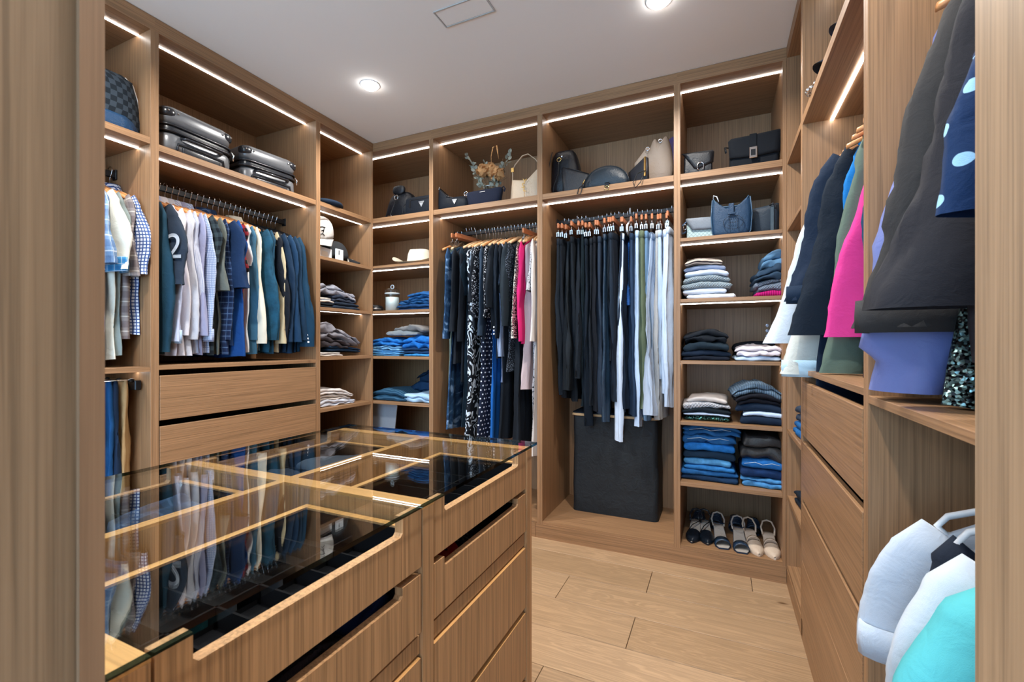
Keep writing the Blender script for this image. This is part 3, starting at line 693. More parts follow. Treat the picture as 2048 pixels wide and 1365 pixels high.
# ============================================================ back wall: dresses
BK = fab((20,27,36)); BK2 = fab((12,20,30)); BKG = fab((34,42,48))
rows = [
 # (label, cat, mat, kwargs, X)
 ('grey-green long dress peeking out at the far left, behind the floral one','dress', fab((112,128,122)), dict(typ='dress', L=1.27, W=.14, slv=0), -1.775),
 ('long navy dress with pale blue floral print at the left end','dress', fab((24,52,84),'floral',(36,72,108),(120,150,186)), dict(typ='dress', L=1.32, W=.24, slv=.6, sw=.05, out=.03), -1.745),
 ('black jumper dress on a clip hanger, leftmost of the black ones','dress', BK, dict(typ='dress', L=.86, W=.22, slv=.55, sw=.065, out=.03, T=.02), -1.705),
 ('black-navy wrap dress with gathered sleeve','dress', BK2, dict(typ='dress', L=.98, W=.22, slv=.62, sw=.06, out=.03, T=.02), -1.665),
 ('teal-black ribbed dress with draped hem','dress', fab((16,36,50)), dict(typ='dress', L=1.30, W=.22, slv=.3, out=.01, T=.02), -1.625),
 ('long black and white swirl print dress','dress', fab((14,20,30),'zebra',(206,220,236), f=.75), dict(typ='dress', L=1.42, W=.26, slv=0, T=.032, amp=.014), -1.585),
 ('black tunic dress right of the swirl print','dress', BK, dict(typ='dress', L=.60, W=.20, slv=.35, sw=.055), -1.545),
 ('black blouse with white speckles, left one of two','blouse', fab((14,18,26),'spatter',(196,200,210)), dict(L=.55, W=.20, slv=.42, sw=.055, out=.03, st=.02), -1.517),
 ('grey-navy long sleeve knit dress','dress', fab((46,62,80)), dict(typ='dress', L=.70, W=.21, slv=.58, sw=.05, out=.03), -1.488),
 ('long navy dress with small white polka dots','dress', fab((16,26,48),'dots',(214,222,235), f=.85), dict(typ='dress', L=1.40, W=.24, slv=0, T=.024), -1.468),
 ('black blouse with white speckles, right one of two','blouse', fab((14,18,26),'spatter',(214,214,220), f=.8), dict(L=.50, W=.21, slv=.46, sw=.058, out=.045, st=.02), -1.445),
 ('cobalt blue slip dress between dark dresses','dress', fab((22,92,170)), dict(typ='dress', L=1.40, W=.20, slv=0, T=.014), -1.42),
 ('black coat dress with pale cuff buttons','dress', fab((18,28,40)), dict(typ='dress', L=.82, W=.23, slv=.60, sw=.06, out=.03, buttons=BTN), -1.392),
 ('black blazer with wide open collar in the dress bay','blazer', BK, dict(typ='jacket', L=.62, W=.23, slv=.40, sw=.07, sw1=.075, out=.05, collar=True, T=.018), -1.362),
 ('pale blue striped shirt dress below the black blazer','dress', fab((176,196,226),'stripe',(90,110,150), f=.5), dict(typ='dress', L=.98, W=.20, slv=.72, sw=.05, out=.01), -1.338),
 ('black dress with a row of white side buttons','dress', BK2, dict(typ='dress', L=1.36, W=.22, slv=.3, sw=.05, out=.0, T=.02), -1.312),
 ('charcoal blouse with broad draped sleeve','blouse', fab((32,42,50)), dict(L=.58, W=.23, slv=.52, sw=.075, sw1=.07, st=.024, out=.05), -1.285),
 ('black dress with fine grey speckle print','dress', fab((18,24,32),'spatter',(120,132,150), f=1.8), dict(typ='dress', L=.90, W=.22, slv=.5, sw=.06, out=.04, st=.022), -1.258),
 ('plain long black evening dress','dress', BK, dict(typ='dress', L=1.44, W=.24, slv=0, T=.026, amp=.016), -1.23),
 ('silver and black sequin jacket','jacket', fab((22,22,26),'sequin',(220,215,210)), dict(L=.62, W=.22, slv=.60, sw=.05, out=.05, st=.016), -1.20),
 ('hot pink dress between sequins and leopard print','dress', fab((214,38,112)), dict(typ='dress', L=.72, W=.22, slv=.62, sw=.048, out=.03, st=.014), -1.173),
 ('mauve ruched dress hanging low','dress', fab((190,172,176)), dict(typ='dress', L=1.02, W=.24, slv=0, T=.018, amp=.02), -1.152),
 ('black and white leopard print dress','dress', fab((190,190,196),'spatter',(18,22,30), f=.9), dict(typ='dress', L=1.36, W=.22, slv=.30, sw=.06, sw1=.07, out=.04, flare=.4), -1.128),
 ('long cream cotton dress at the right end of the bay','dress', fab((216,208,202)), dict(typ='dress', L=1.44, W=.25, slv=.62, sw=.06, out=.03, T=.014, st=.016, amp=.010), -1.098),
 ('off-white blouse against the right panel of the dress bay','blouse', fab((204,204,208)), dict(L=.6, W=.22, slv=.62, sw=.05, out=.03, T=.009, st=.012, amp=.005), -1.068),
]
for k, (lb, ct, mt, kw, X) in enumerate(rows):
    yw = R.uniform(-5, 12); kw.setdefault('drop', .098)
    garment('long_dress' if ct == 'dress' else ct, lb, ct, 'B', X, mt, yaw=yw, z=RZ+.012, **kw)
    if k not in (2, 3):
        pk = 'pale' if k % 3 else 'wood'
        hanger(pk, 'B', X, z=RZ+.012, yaw=yw + R.uniform(-3, 3), group='%s hangers on the dress bay rail' % ('pale wooden' if k % 3 else 'brown wooden'), label='%s hanger with metal hook on the dress bay rail' % ('pale wooden' if k % 3 else 'brown wooden'))
for k, (X, yw) in enumerate([(-1.70, -9), (-1.655, -12), (-1.15, -8)]):
    hanger('clip', 'B', X, z=RZ+.012, yaw=yw, dz=.02 if k < 2 else 0, label=['wooden clip hanger at the far left of the dress bay', 'second wooden clip hanger from the left in the dress bay', 'wooden clip hanger above the pink dress'][k])

# ============================================================ back wall: trousers and skirts
rows = [
 ('skirt','black skirt with a pearl button at the waist, leftmost in the bay','skirt', fab((27,34,42)), dict(typ='pants', L=1.00, W=.19), -.945),
 ('trousers','black trousers second from the left panel','trousers', fab((18,24,32)), dict(typ='pants', L=1.02), -.915),
 ('skirt','charcoal-black flared skirt left of the textured one','skirt', fab((30,36,42)), dict(typ='skirt', L=.95, W=.17), -.885),
 ('trousers','black trousers with straight leg between two skirts','trousers', fab((14,22,30)), dict(typ='pants', L=1.04), -.857),
 ('skirt','black textured crepe skirt, hem above the others','skirt', fab((24,34,44),'check',(12,18,26), f=1.2), dict(typ='skirt', L=.88, W=.17), -.828),
 ('trousers','black high-waisted trousers clipped highest on the rail','trousers', fab((15,30,38)), dict(typ='pants', L=1.12, drop=.105), -.800),
 ('trousers','long blue-black trousers reaching toward the hamper','trousers', fab((12,24,36)), dict(typ='pants', L=1.18), -.772),
 ('trousers','black trousers with small metal hip buttons','trousers', fab((22,28,36)), dict(typ='pants', L=1.05), -.745),
 ('trousers','soft black trousers left of the leather pair','trousers', fab((16,20,28)), dict(typ='pants', L=1.08), -.717),
 ('trousers','slate wool trousers with belt loops','trousers', fab((40,52,68)), dict(typ='pants', L=1.10), -.690),
 ('leather_trousers','shiny dark blue leather trousers','trousers', fab((30,48,66),'leather', rough=.3), dict(typ='pants', L=1.16, W=.19), -.662),
 ('trousers','black cropped trousers right of the leather pair','trousers', fab((24,32,40)), dict(typ='pants', L=.78), -.636),
 ('trousers','dark teal trousers with folded waist tag','trousers', fab((26,38,52)), dict(typ='pants', L=1.02, W=.2), -.610),
 ('trousers','black wide trousers with brown belt','trousers', fab((14,20,30)), dict(typ='pants', L=1.0, W=.18), -.583),
 ('trousers','long white trousers hanging down to the hamper','trousers', fab((206,222,244)), dict(typ='pants', L=1.26, W=.18, T=.016, lean=-.03), -.555),
 ('skirt','black-navy trousers right of the long white pair','trousers', fab((14,28,46)), dict(typ='pants', L=1.06), -.527),
 ('camisole','bright blue lace camisole with tied ribbon','top', fab((52,112,184),'check',(28,76,140), f=.7), dict(typ='dress', L=.42, W=.16, slv=0, drop=.15), -.515),
 ('trousers','pinstriped dark navy trousers left of the olive pair','trousers', fab((20,38,60),'stripe',(36,56,82), f=.6), dict(typ='pants', L=1.10), -.492),
 ('trousers','white trousers mostly hidden behind the olive pair','trousers', fab((190,212,240)), dict(typ='pants', L=1.18), -.468),
 ('trousers','olive green trousers between dark and pale ones','trousers', fab((92,104,82)), dict(typ='pants', L=1.06, W=.2, T=.02), -.44),
 ('trousers','denim blue-grey long trousers behind the pale skirts','trousers', fab((104,136,168)), dict(typ='pants', L=1.12), -.408),
 ('skirt','silver grey pleated satin skirt','skirt', fab((172,186,206), rough=.5), dict(typ='skirt', L=1.08, W=.17, amp=.014), -.378),
 ('trousers','pale blue pleated trousers with floral patch at the hip','trousers', fab((176,194,216)), dict(typ='pants', L=.86, W=.2, T=.02), -.35),
 ('trousers','beige-grey trousers with lace edge','trousers', fab((168,168,168)), dict(typ='pants', L=1.10, W=.2), -.322),
 ('shorts','white cotton skirt with drawstring','skirt', fab((196,212,234)), dict(typ='pants', L=.95, W=.2, T=.018), -.292),
 ('trousers','white trousers against the right panel of the trouser bay','trousers', fab((204,220,242)), dict(typ='pants', L=1.04, W=.21, T=.018), -.262),
]
for k, (nm, lb, ct, mt, kw, X) in enumerate(rows):
    kw = dict(dict(W=.18, drop=.155, slv=0, T=.016, amp=.013), **kw)
    yw = R.uniform(-4, 11); jz = R.uniform(-.014, .010); kw['drop'] -= jz; kw['amp'] *= R.uniform(.9, 1.5)
    garment(nm, lb, ct, 'B', X, mt, yaw=yw, z=RZ+.012, **kw)
    if nm != 'camisole': hanger('clip', 'B', X, z=RZ+.012, yaw=yw + R.uniform(-3,3), dz=jz, group='clip hangers on the trouser bay rail', label='brown wooden clip hanger with metal clips on the trouser bay rail')
hanger('plastic', 'B', -.515, z=RZ+.012, dz=.006, yaw=5, label='white plastic hanger holding the blue lace camisole')

# ============================================================ right wall hanging clothes
RZR = RZ + .02
rows = [
 ('jacket','white jacket with snap button cuff, farthest on the right wall rail','jacket', fab((204,214,226)), dict(L=.70, W=.185, slv=.66, sw=.06, sw1=.055, st=.02, out=.22, olin=1, wb=1.3, T=.018, buttons=plain('snap', (.2,.25,.35), .3)), 2.115),
 ('coat','ivory coat with satin cuff next to the white jacket','coat', fab((206,210,204)), dict(L=.78, W=.185, slv=.78, sw=.06, sw1=.078, st=.026, out=.14, olin=1, wb=1.3, T=.016, cuff=fab((180,212,232), rough=.5)), 2.065),
 ('coat','dark navy wool coat with turned-up sleeve cuff','coat', fab((16,34,56)), dict(L=.98, W=.21, slv=.50, sw=.07, sw1=.075, st=.03, out=.11, olin=1, wb=1.3, T=.024, cuff=fab((16,36,58))), 2.0),
 ('jacket','black-navy jacket with wide straight sleeve','jacket', fab((12,26,40)), dict(L=.80, W=.185, slv=.63, sw=.06, sw1=.095, st=.026, out=.11, olin=1, wb=1.2, T=.018), 1.955),
 ('blouse','bright azure blouse glimpsed behind the olive jacket','blouse', fab((16,112,186)), dict(L=.66, W=.145, slv=.4, out=.03, wb=1.2), 1.90),
 ('jacket','olive green jacket with rounded sleeve','jacket', fab((88,106,96)), dict(L=.80, W=.16, slv=.76, sw=.05, sw1=.065, st=.026, out=.09, olin=1, wb=1.2, T=.018), 1.845),
 ('blazer','hot pink blazer on the right wall rail','blazer', fab((216,60,140)), dict(L=.60, W=.145, slv=.60, sw=.045, sw1=.062, st=.024, out=.11, olin=1, wb=1.4, T=.018, drop=.12), 1.775),
 ('dress','long dark blue dress under the pink blazer','dress', fab((16,36,64)), dict(typ='dress', L=.87, W=.19, slv=0, T=.02), 1.70),
 ('denim_jacket','dark denim shirt beside the divider on the right wall','shirt', fab((30,70,104),'denim'), dict(L=.86, W=.18, slv=.5, sw=.05, out=.02, T=.018), 1.58),
]
for nm, lb, ct, mt, kw, run in rows:
    kw.pop('btn', None); yw = R.uniform(-3, 3)
    garment(nm, lb, ct, 'R', run, mt, yaw=yw, z=RZR, **kw)
    hanger('wood', 'R', run, z=RZR, yaw=yw, group='wooden hangers on the far right-wall rail', label='brown wooden hanger with metal hook on the far right-wall rail')
rows = [
 ('blouse','lilac satin blouse with gathered elastic cuffs','blouse', fab((112,124,182), rough=.5), dict(L=.80, W=.17, slv=.76, sw=.05, sw1=.09, st=.06, out=.11, olin=1, wb=1.5, T=.035, amp=.02, gather=1), 1.19),
 ('blouse','big charcoal blouse with wide cuffed sleeve, largest garment at the right','blouse', fab((52,51,52)), dict(L=.62, W=.17, slv=.63, sw=.055, sw1=.095, st=.045, out=.11, olin=1, wb=1.4, T=.022, cuff=fab((56,55,56))), 1.13),
 ('blouse','black blouse glittering with beaded mesh','blouse', fab((20,24,28),'sequin',(120,150,150), f=1.2), dict(L=.86, W=.17, slv=.3, sw=.05, out=.02, T=.018, wb=1.3), 1.065),
 ('blouse','black tiered ruffle blouse with bell sleeve','blouse', fab((38,38,44)), dict(L=.78, W=.17, slv=.60, sw=.055, sw1=.085, st=.045, out=.09, olin=1, T=.022, flare=.5, wb=1.3), 1.01),
 ('blouse','charcoal blouse with short fluted sleeve','blouse', fab((40,42,46)), dict(L=.84, W=.16, slv=.26, sw=.055, sw1=.075, st=.035, out=.03, olin=1, T=.02, wb=1.3), .94),
 ('blouse','navy blouse with pale blue polka dots at the right edge','blouse', fab((14,44,84),'bigdots',(150,196,232), f=.5), dict(L=.60, W=.182, slv=.48, sw=.055, sw1=.07, st=.035, out=.095, olin=1, T=.02), .855),
 ('blouse','grey-black flared top nearest the right edge panel','blouse', fab((44,42,46)), dict(L=.82, W=.14, slv=.5, sw=.05, sw1=.06, st=.03, out=.02, T=.02), .795),
]
for nm, lb, ct, mt, kw, run in rows:
    yw = R.uniform(-2, 2)
    garment(nm, lb, ct, 'R', run, mt, yaw=yw, z=RZR, **kw)
    hanger('wood', 'R', run, z=RZR, yaw=yw, group='wooden hangers on the near right-wall rail', label='brown wooden hanger with metal hook on the near right-wall rail')
rows = [
 ('polo_shirt','white polo shirt with navy sleeve trim, farthest on the low rail','shirt', fab((190,200,214)), dict(L=.70, W=.22, slv=.24, sw=.09, sw1=.10, st=.035, out=.05, T=.025, cuff=fab((192,202,216))), 1.13),
 ('t_shirt','dark navy shirt between white ones on the low rail','shirt', fab((26,34,48)), dict(L=.66, W=.21, slv=.15, sw=.07, st=.03, out=.02, T=.02), 1.05),
 ('t_shirt','white short-sleeved shirt hung on a white hanger','shirt', fab((192,202,214)), dict(L=.70, W=.22, slv=.24, sw=.09, sw1=.10, st=.045, out=.05, T=.03), .96),
 ('t_shirt','turquoise short-sleeved shirt nearest on the low rail','shirt', fab((84,178,186)), dict(L=.76, W=.22, slv=.24, sw=.10, sw1=.115, st=.06, out=.06, T=.035), .86),
]
CALM = .3
for k, (nm, lb, ct, mt, kw, run) in enumerate(rows):
    kw['amp'] = .005
    garment(nm, lb, ct, 'R', run, mt, z=1.0, **kw)
    hanger('plastic' , 'R', run, z=1.0, group='white plastic hangers on the low right rail', label='white plastic tube hanger on the low rail by the right edge')

CALM = 1.0

# ============================================================ shelf items: shared builders
# item frame: x along the shelf, -y towards the room, z up; root at the base
def place(name, label, cat, side, run, dep, z, yaw=0, group=None):
    return thing(name, label, cat, at(side, run, dep, z), ROT[side] + math.radians(yaw), group)
def rplan(w, d, r, n=5):
    out = []
    for cx, cy, a0 in ((w/2-r, d/2-r, 0), (-w/2+r, d/2-r, 90), (-w/2+r, -d/2+r, 180), (w/2-r, -d/2+r, 270)):
        for k in range(n+1):
            a = math.radians(a0 + 90*k/n); out.append((cx + r*math.cos(a), cy + r*math.sin(a)))
    return out
def rbox(w, d, h, r=.02, e=.01, z0=0, c=(0,0), n=5, puff=0, top=1.0, rows=1):
    m = MB(); P = []
    prof = [(e*(1-math.sin(a)), e*(1-math.cos(a))) for a in [PI/2*k/4 for k in range(5)]] if e else [(0,0)]
    zs = [(i, z) for i, z in prof] + [(0, lerp(e, h-e, k/(rows+1))) for k in range(1, rows+1)] + [(i, h-z) for i, z in reversed(prof)]
    for ins, z in zs:
        q = z/h; k = lerp(1, top, q); b = puff*math.sin(PI*q)
        P.append([(c[0] + x, c[1] + y, z0+z) for x, y in rplan((w-2*ins)*k + b, (d-2*ins)*k + b, max(.001, r-ins*.6), n)])
    return m.grid(P, True, True, True)
def folded_mb(Wd, h, dp, layers, seed, z0=0, tot=None, dome=.0, Wm=None, rough=.004, y0=0, round_=.014, slant=0):
    mb = MB(); nx, ns = 24, 24; layers = max(layers, 2) if h > .052 else layers; tot = tot or h; Wm = Wm or Wd; r = random.Random(seed); lh = h/layers
    for l in range(layers):
        P = []; dw = r.uniform(-.012, .006); dy = r.uniform(-.008, .008); hh = lh*1.10
        for i in range(nx):
            u = -1 + 2*i/(nx-1); u = math.copysign(abs(u)**.8, u); x = u*(Wd/2+dw)
            e = max(0, (abs(x) - (Wd/2+dw-round_))/round_); k = math.sqrt(max(0, 1-e*e))*.6 + .4
            row = []
            for j in range(ns):
                a = 2*PI*j/ns; cy = math.copysign(abs(math.cos(a))**.35, math.cos(a)); cz = math.copysign(abs(math.sin(a))**.55, math.sin(a))
                y = y0 + dy + dp/2 + cy*(dp/2)*(.97+.03*k); z = z0 + lh*(l+.5) + cz*hh/2*k
                nn = noise.noise((x*14+seed, y*9, z*22)); n2 = noise.noise((x*38+seed*2, y*20, z*60))
                z += (nn*1.3 + n2*.6)*rough*1.25*(.4 if z < z0+.004 and z0 == 0 else 1); y += (noise.noise((x*16, z*30, seed+4.)) )*rough*1.6
                z -= dome*(x/(Wm/2))**2*(max(0, z)/tot); z += slant*x*(max(0,z)/tot)
                row.append((x, y, max(z, .0005) if z0 == 0 else z))
            P.append(row)
        L0 = 0; per = [0]
        for j in range(ns): per.append(per[-1] + math.dist(P[nx//2][j], P[nx//2][(j+1) % ns]))
        mb.grid(P, True, True, True, uv=lambda i, j: (P[i][0][0], per[j]))
    return mb
def stack(side, run, dep, z, items, dome=.02, slant=0, yaw=0):
    """items bottom-up: (name, label, width, height, material, layers, dx, opts)"""
    items = [(i[0], i[1], i[2], i[3]*1.07, *i[4:]) for i in items]; tot = sum(i[3] for i in items); Wm = max(i[2] for i in items); zz = 0
    for (nm, lb, w, h, mt, ly, dx, *op) in items:
        op = op[0] if op else {}
        kw = dict(dome=dome, slant=slant); kw.update({k: v for k, v in op.items() if k != 'yaw'}); dp = kw.pop('dp', .27)
        m = folded_mb(w, h, dp, ly, R.randrange(999), zz, tot, Wm=Wm, **kw)
        m.v = [(x+0, y, q-zz) for x, y, q in m.v]
        p = at(side, run + (dx if side != 'R' else -dx), dep, z + zz)
        o = obj(nm, m, mt, None, p, ROT[side] + math.radians(yaw + op.get('yaw', R.uniform(-4, 4))), smooth=True)
        tag(o, lb, 'jeans' if 'jeans' in lb else ('sweater' if ('sweater' in lb or 'knit' in lb) else 'clothing'))
        zz += h
DN = lambda c: fab(c, 'denim')

# ---------------- left wall, bay 3 (narrow shelves)
o = place('beret', 'flat dark navy beret on the top shelf left of the corner', 'hat', 'L', 2.28, .10, 2.131)
obj('crown', MB().lathe([(.03,0),(.10,.004),(.125,.018),(.12,.032),(.07,.042),(0,.044)], 28), fab((28,42,60)), o, smooth=True)
def cap(label, run, z, mc, bc=None, side='L', dep=.12, yaw=0, tilt=0, logo=None, sz=1.0):
    o = place('baseball_cap', label, 'cap', side, run, dep, z, yaw)
    P = []
    for i in range(9):
        q = i/8; r_ = .088*math.cos(q*PI/2*.97)**.75; P.append([(r_*math.cos(2*PI*j/24), r_*1.12*math.sin(2*PI*j/24), .012+.125*math.sin(q*PI/2)) for j in range(24)])
    c = MB().grid(P, True, True, True); b = MB(); rows = []
    for i in range(6):
        q = i/5; rows.append([((.080+.0*q)*math.cos(a)*(1-.18*q), -.07 - .085*q*(abs(math.sin(a))**.6) - .03*abs(math.sin(a)), .014 - .014*q*q - .02*abs(math.cos(a))**2*q) for a in [PI*k/14 for k in range(15)]])
    b.grid(rows); b2 = MB().grid([[(x,y,z_+.003) for x,y,z_ in r_] for r_ in rows][::-1]); b.add(b2.v, b2.f, b2.uv)
    for m in (c, b): m.move(rx=tilt, sc=sz)
    lift = -min(p[2] for p in c.v + b.v); 
    for m in (c, b): m.move((0,0,lift))
    obj('crown', c, mc, o, smooth=True); obj('bill', b, bc or mc, o, smooth=True)
    bt = MB().lathe([(0,.004),(.008,.002),(.009,-.002)], 12).move((0,0,.137)); bt.move(rx=tilt, sc=sz); bt.move((0,0,lift)); obj('top_button', bt, mc, o, smooth=True)
    if logo:
        lg = MB()
        for pts in logo:
            lg.tube([(x, -.0935 - .004, z_) for x, z_ in pts], .003, 6, flat=.9)
        vs = []
        for x, y, z_ in lg.v:
            q = math.asin(min(.99, max(0, (z_-.012)/.125))); r_ = .088*math.cos(q*.97)**.75*1.12; vs.append((x, -r_*math.sqrt(max(0, 1-(x/.09)**2)) + (y+.0975) , z_))
        lg.v = vs; lg.move(rx=tilt, sc=sz); lg.move((0,0,lift)); obj('embroidered_emblem', lg, fab((24,24,28)), o, smooth=True)
    return o
WCAP = fab((226,224,222))
cap('white cap with black embroidered emblem propped upright beside a white box', 2.292, Z2-.008+.075, WCAP, dep=.15, yaw=-35, tilt=.5, sz=1.0, logo=[[(-.020,.088),(.0,.094),(.020,.090)],[(.012,.090),(.010,.070),(.004,.052),(-.008,.046)],[(.010,.074),(-.004,.070)],[(.004,.052),(.016,.040)]])
o = place('cap_box', 'small white box under the white cap on the second shelf', 'box', 'L', 2.25, .06, Z2-.008, 8)
obj('box_body', rbox(.15,.14,.075,.004,.002,c=(0,.07)), plain('white_card', (.72,.75,.80), .5), o); obj('box_label', MB().box(-.03,-.0015,.02,.03,0,.05), plain('cream_label', (.72,.66,.58), .6), o)
cap('charcoal cap with white front panel on the second shelf', 2.42, Z2-.008, fab((46,48,52)), fab((40,42,46)), dep=.15, yaw=60)
o = place('gift_card_box', 'small white box with black mark beside the charcoal cap', 'box', 'L', 2.375, .05, Z2-.008, 5)
obj('box_body', MB().box(-.035,0,0,.035,.012,.085), plain('white_card2', (.70,.76,.84), .5), o, bevel=.001); obj('printed_mark', MB().box(-.012,-.001,.045,-.006,0,.075), BLACK, o)
o = place('price_tag', 'pale card tag leaning at the shelf front corner', 'tag', 'L', 2.475, .05, Z2-.008, 8)
obj('tag_card', MB().box(-.03,0,0,.03,.002,.035), plain('tag_card', (.62,.62,.56), .6), o); obj('tag_print', MB().box(-.018,-.001,.012,.018,0,.018), plain('grey_ink', (.3,.3,.3), .6), o)
stack('L', 2.28, .06, Z3-.005, [('folded_shirt','black folded shirt at the bottom left of the third narrow shelf',.22,.035,fab((22,28,34)),2,-.02),
  ('folded_shirt','white and grey ribbed folded shirt with striped edge',.20,.035,fab((214,206,196),'hstripe',(160,175,200)),2,-.03)], .01)
stack('L', 2.42, .05, Z3-.005, [('folded_trousers','dark slate folded trousers at the right of the third narrow shelf',.24,.05,fab((34,46,62)),2,.02),
  ('folded_trousers','charcoal crumpled trousers under the grey linen shirt',.22,.04,fab((44,52,68)),2,.0,dict(rough=.01)),
  ('linen_shirt','crumpled light grey linen shirt draped over the third narrow shelf pile',.34,.055,fab((148,150,162)),2,-.07,dict(rough=.016))], .03, slant=-.12)
stack('L', 2.36, .04, Z4+.008, [('folded_shirt','white and beige striped shirt at the bottom of the fourth narrow shelf',.22,.03,fab((206,198,190),'hstripe',(120,110,110)),2,-.08),
  ('folded_jeans','dark blue folded jeans under the grey crumpled pile',.30,.035,DN((26,54,82)),2,.06),
  ('t_shirt','brown-black crumpled t-shirt in the messy pile',.30,.05,fab((62,56,60)),2,-.06,dict(rough=.014)),
  ('linen_shirt','big crumpled warm grey shirt sliding down the messy pile',.42,.07,fab((132,130,138)),2,-.03,dict(rough=.022))], .05, slant=-.28)
stack('L', 2.33, .05, Z5+.002, [('folded_shirt','white cotton shirt crumpled at the bottom of the fifth narrow shelf',.30,.04,fab((204,208,220)),2,.03,dict(rough=.010)),
  ('folded_shirt','cream folded shirt in the middle of the pale pile',.34,.035,fab((206,196,188)),2,-.03,dict(rough=.008)),
  ('folded_shirt','off-white folded shirt on top of the pale pile',.36,.04,fab((222,216,214)),2,-.02,dict(rough=.008))], .04, slant=-.15)
stack('L', 2.36, .05, Z6, [('folded_jeans','dark folded trousers on the lowest narrow shelf of the left wall',.34,.07,fab((30,36,46)),3,0), ('folded_shirt','white folded t-shirt on the lowest narrow shelf of the left wall',.30,.03,fab((190,192,198)),1,0)], .02)

# ---------------- back wall, bay 1
BL = leather((10,16,25), .38); NY = fab((13,20,30), rough=.6)
o = place('leather_backpack', 'black leather drawstring backpack with silver ring on the top shelf', 'backpack', 'B', -2.20, .10, Z1, 0)
out = [(-.155,0),(-.17,.02),(-.155,.06),(-.125,.15),(-.10,.20),(-.05,.235),(.03,.235),(.08,.215),(.125,.15),(.145,.08),(.15,.02),(.14,0)]
obj('body', MB().pillow(out, .15, 6, .35, .08), BL, o, smooth=True, sub=1)
obj('flap', MB().pillow([(-.06,.20),(-.055,.255),(-.03,.265),(.03,.265),(.06,.25),(.06,.20),(0,.185)], .04, 4, .4, .02), BL, o, smooth=True, sub=1)
obj('ring', MB().tube([(.0+.016*math.cos(a), -.012, .165+.016*math.sin(a)) for a in [2*PI*k/14 for k in range(14)]], .0028, 6, closed=True), CHROME, o, smooth=True)
obj('strap', MB().tube([(.0,-.012,.15),(-.01,-.03,.09),(-.03,-.04,.03),(-.02,-.05,.008)], .005, 6, flat=.5), BL, o, smooth=True)
obj('buckle', MB().box(-.04,-.062,.003,-.005,-.056,.022), CHROME, o, bevel=.002)
obj('strap', MB().tube([(-.15,.03,.02),(-.20,-.02,.01),(-.22,-.03,.004),(-.17,-.05,.004)], .005, 6, flat=.5), BL, o, smooth=True)
def tri(o, x, z, s=.035, y=-.001, mat=None):
    m = MB(); m.add([(x-s/2,y,z+s*.42),(x+s/2,y,z+s*.42),(x,y,z-s*.42),(x-s/2,y+.003,z+s*.42),(x+s/2,y+.003,z+s*.42),(x,y+.003,z-s*.42)], [(0,2,1),(0,1,4,3),(1,2,5,4),(2,0,3,5)])
    e = obj('triangle_emblem', m, mat or plain('emblem_plate', (.72,.75,.8), .3, .6), o)
    text(e, 'PRADA', .0085*s/.035, (x, y-.0005, z+s*.18), BLACK, 'plate_lettering')
    return e
def text(parent, body, size, loc, mat, name, ext=.0003, rx=PI/2, ry=0, rz=0):
    tc = bpy.data.curves.new(name, 'FONT'); tc.body = body; tc.size = size; tc.extrude = ext; tc.align_x = 'CENTER'; tc.resolution_u = 4
    to = bpy.data.objects.new(name, tc); COL.objects.link(to)
    me = bpy.data.meshes.new_from_object(to); bpy.data.objects.remove(to)
    me.materials.clear(); me.materials.append(mat)
    no = bpy.data.objects.new(name, me); COL.objects.link(no); no.parent = parent; no.location = loc; no.rotation_euler = (rx, ry, rz)
    return no
o = place('nylon_pouch', 'dark nylon zip pouch with silver triangle plate before the backpack', 'pouch', 'B', -1.968, .05, Z1, 0)
obj('body', rbox(.235,.06,.135,.015,.015,c=(0,.03),puff=.008,rows=3), NY, o, smooth=True)
tri(o, .025, .072, .048, -.0045)
obj('zipper', MB().box(-.085,-.004,.108,.10,-.001,.113), BLACK, o); obj('zip_pull', MB().box(-.080,-.007,.055,-.066,-.003,.108), BLACK, o, bevel=.001)
obj('wrist_strap', MB().tube([(-.115,.01,.10),(-.135,-.01,.07),(-.13,-.02,.02),(-.115,-.01,.01)], .006, 8, flat=.5), NY, o, smooth=True)
# cowboy hat
o = place('cowboy_hat', 'cream cowboy hat with curled brim and thin band', 'hat', 'B', -2.075, .215, Z2, 10)
CR = fab((226,218,200)); P = []
for i in range(8):
    q = i/7; rr = lerp(.07, .20, q)
    P.append([(rr*math.cos(a), rr*1.12*math.sin(a), .006 + .075*(abs(math.cos(a))**3)*q**2 + .004*q) for a in [2*PI*j/36 for j in range(36)]])
m = MB().grid(P, True); m2 = MB().grid([[(x,y,z+.003) for x,y,z in r_] for r_ in P][::-1], True); m.add(m2.v, m2.f, m2.uv); obj('brim', m, CR, o, smooth=True)
P = []
for q, rr, zz in ((0,.100,.008),(.2,.096,.045),(.5,.090,.095),(.8,.078,.125),(.95,.055,.130),(1,.015,.112)):
    P.append([(rr*math.cos(a)*(1-.10*q*abs(math.sin(a))), rr*1.15*math.sin(a), zz - .012*q*math.cos(a)**2*0 + .008*q*abs(math.cos(a))) for a in [2*PI*j/28 for j in range(28)]])
obj('crown', MB().grid(P, True, True, True), CR, o, smooth=True)
obj('hat_band', MB().tube([(.0995*math.cos(a), .0995*1.15*math.sin(a), .016) for a in [2*PI*k/32 for k in range(32)]], .0045, 6, closed=True), fab((120,100,80)), o, smooth=True)
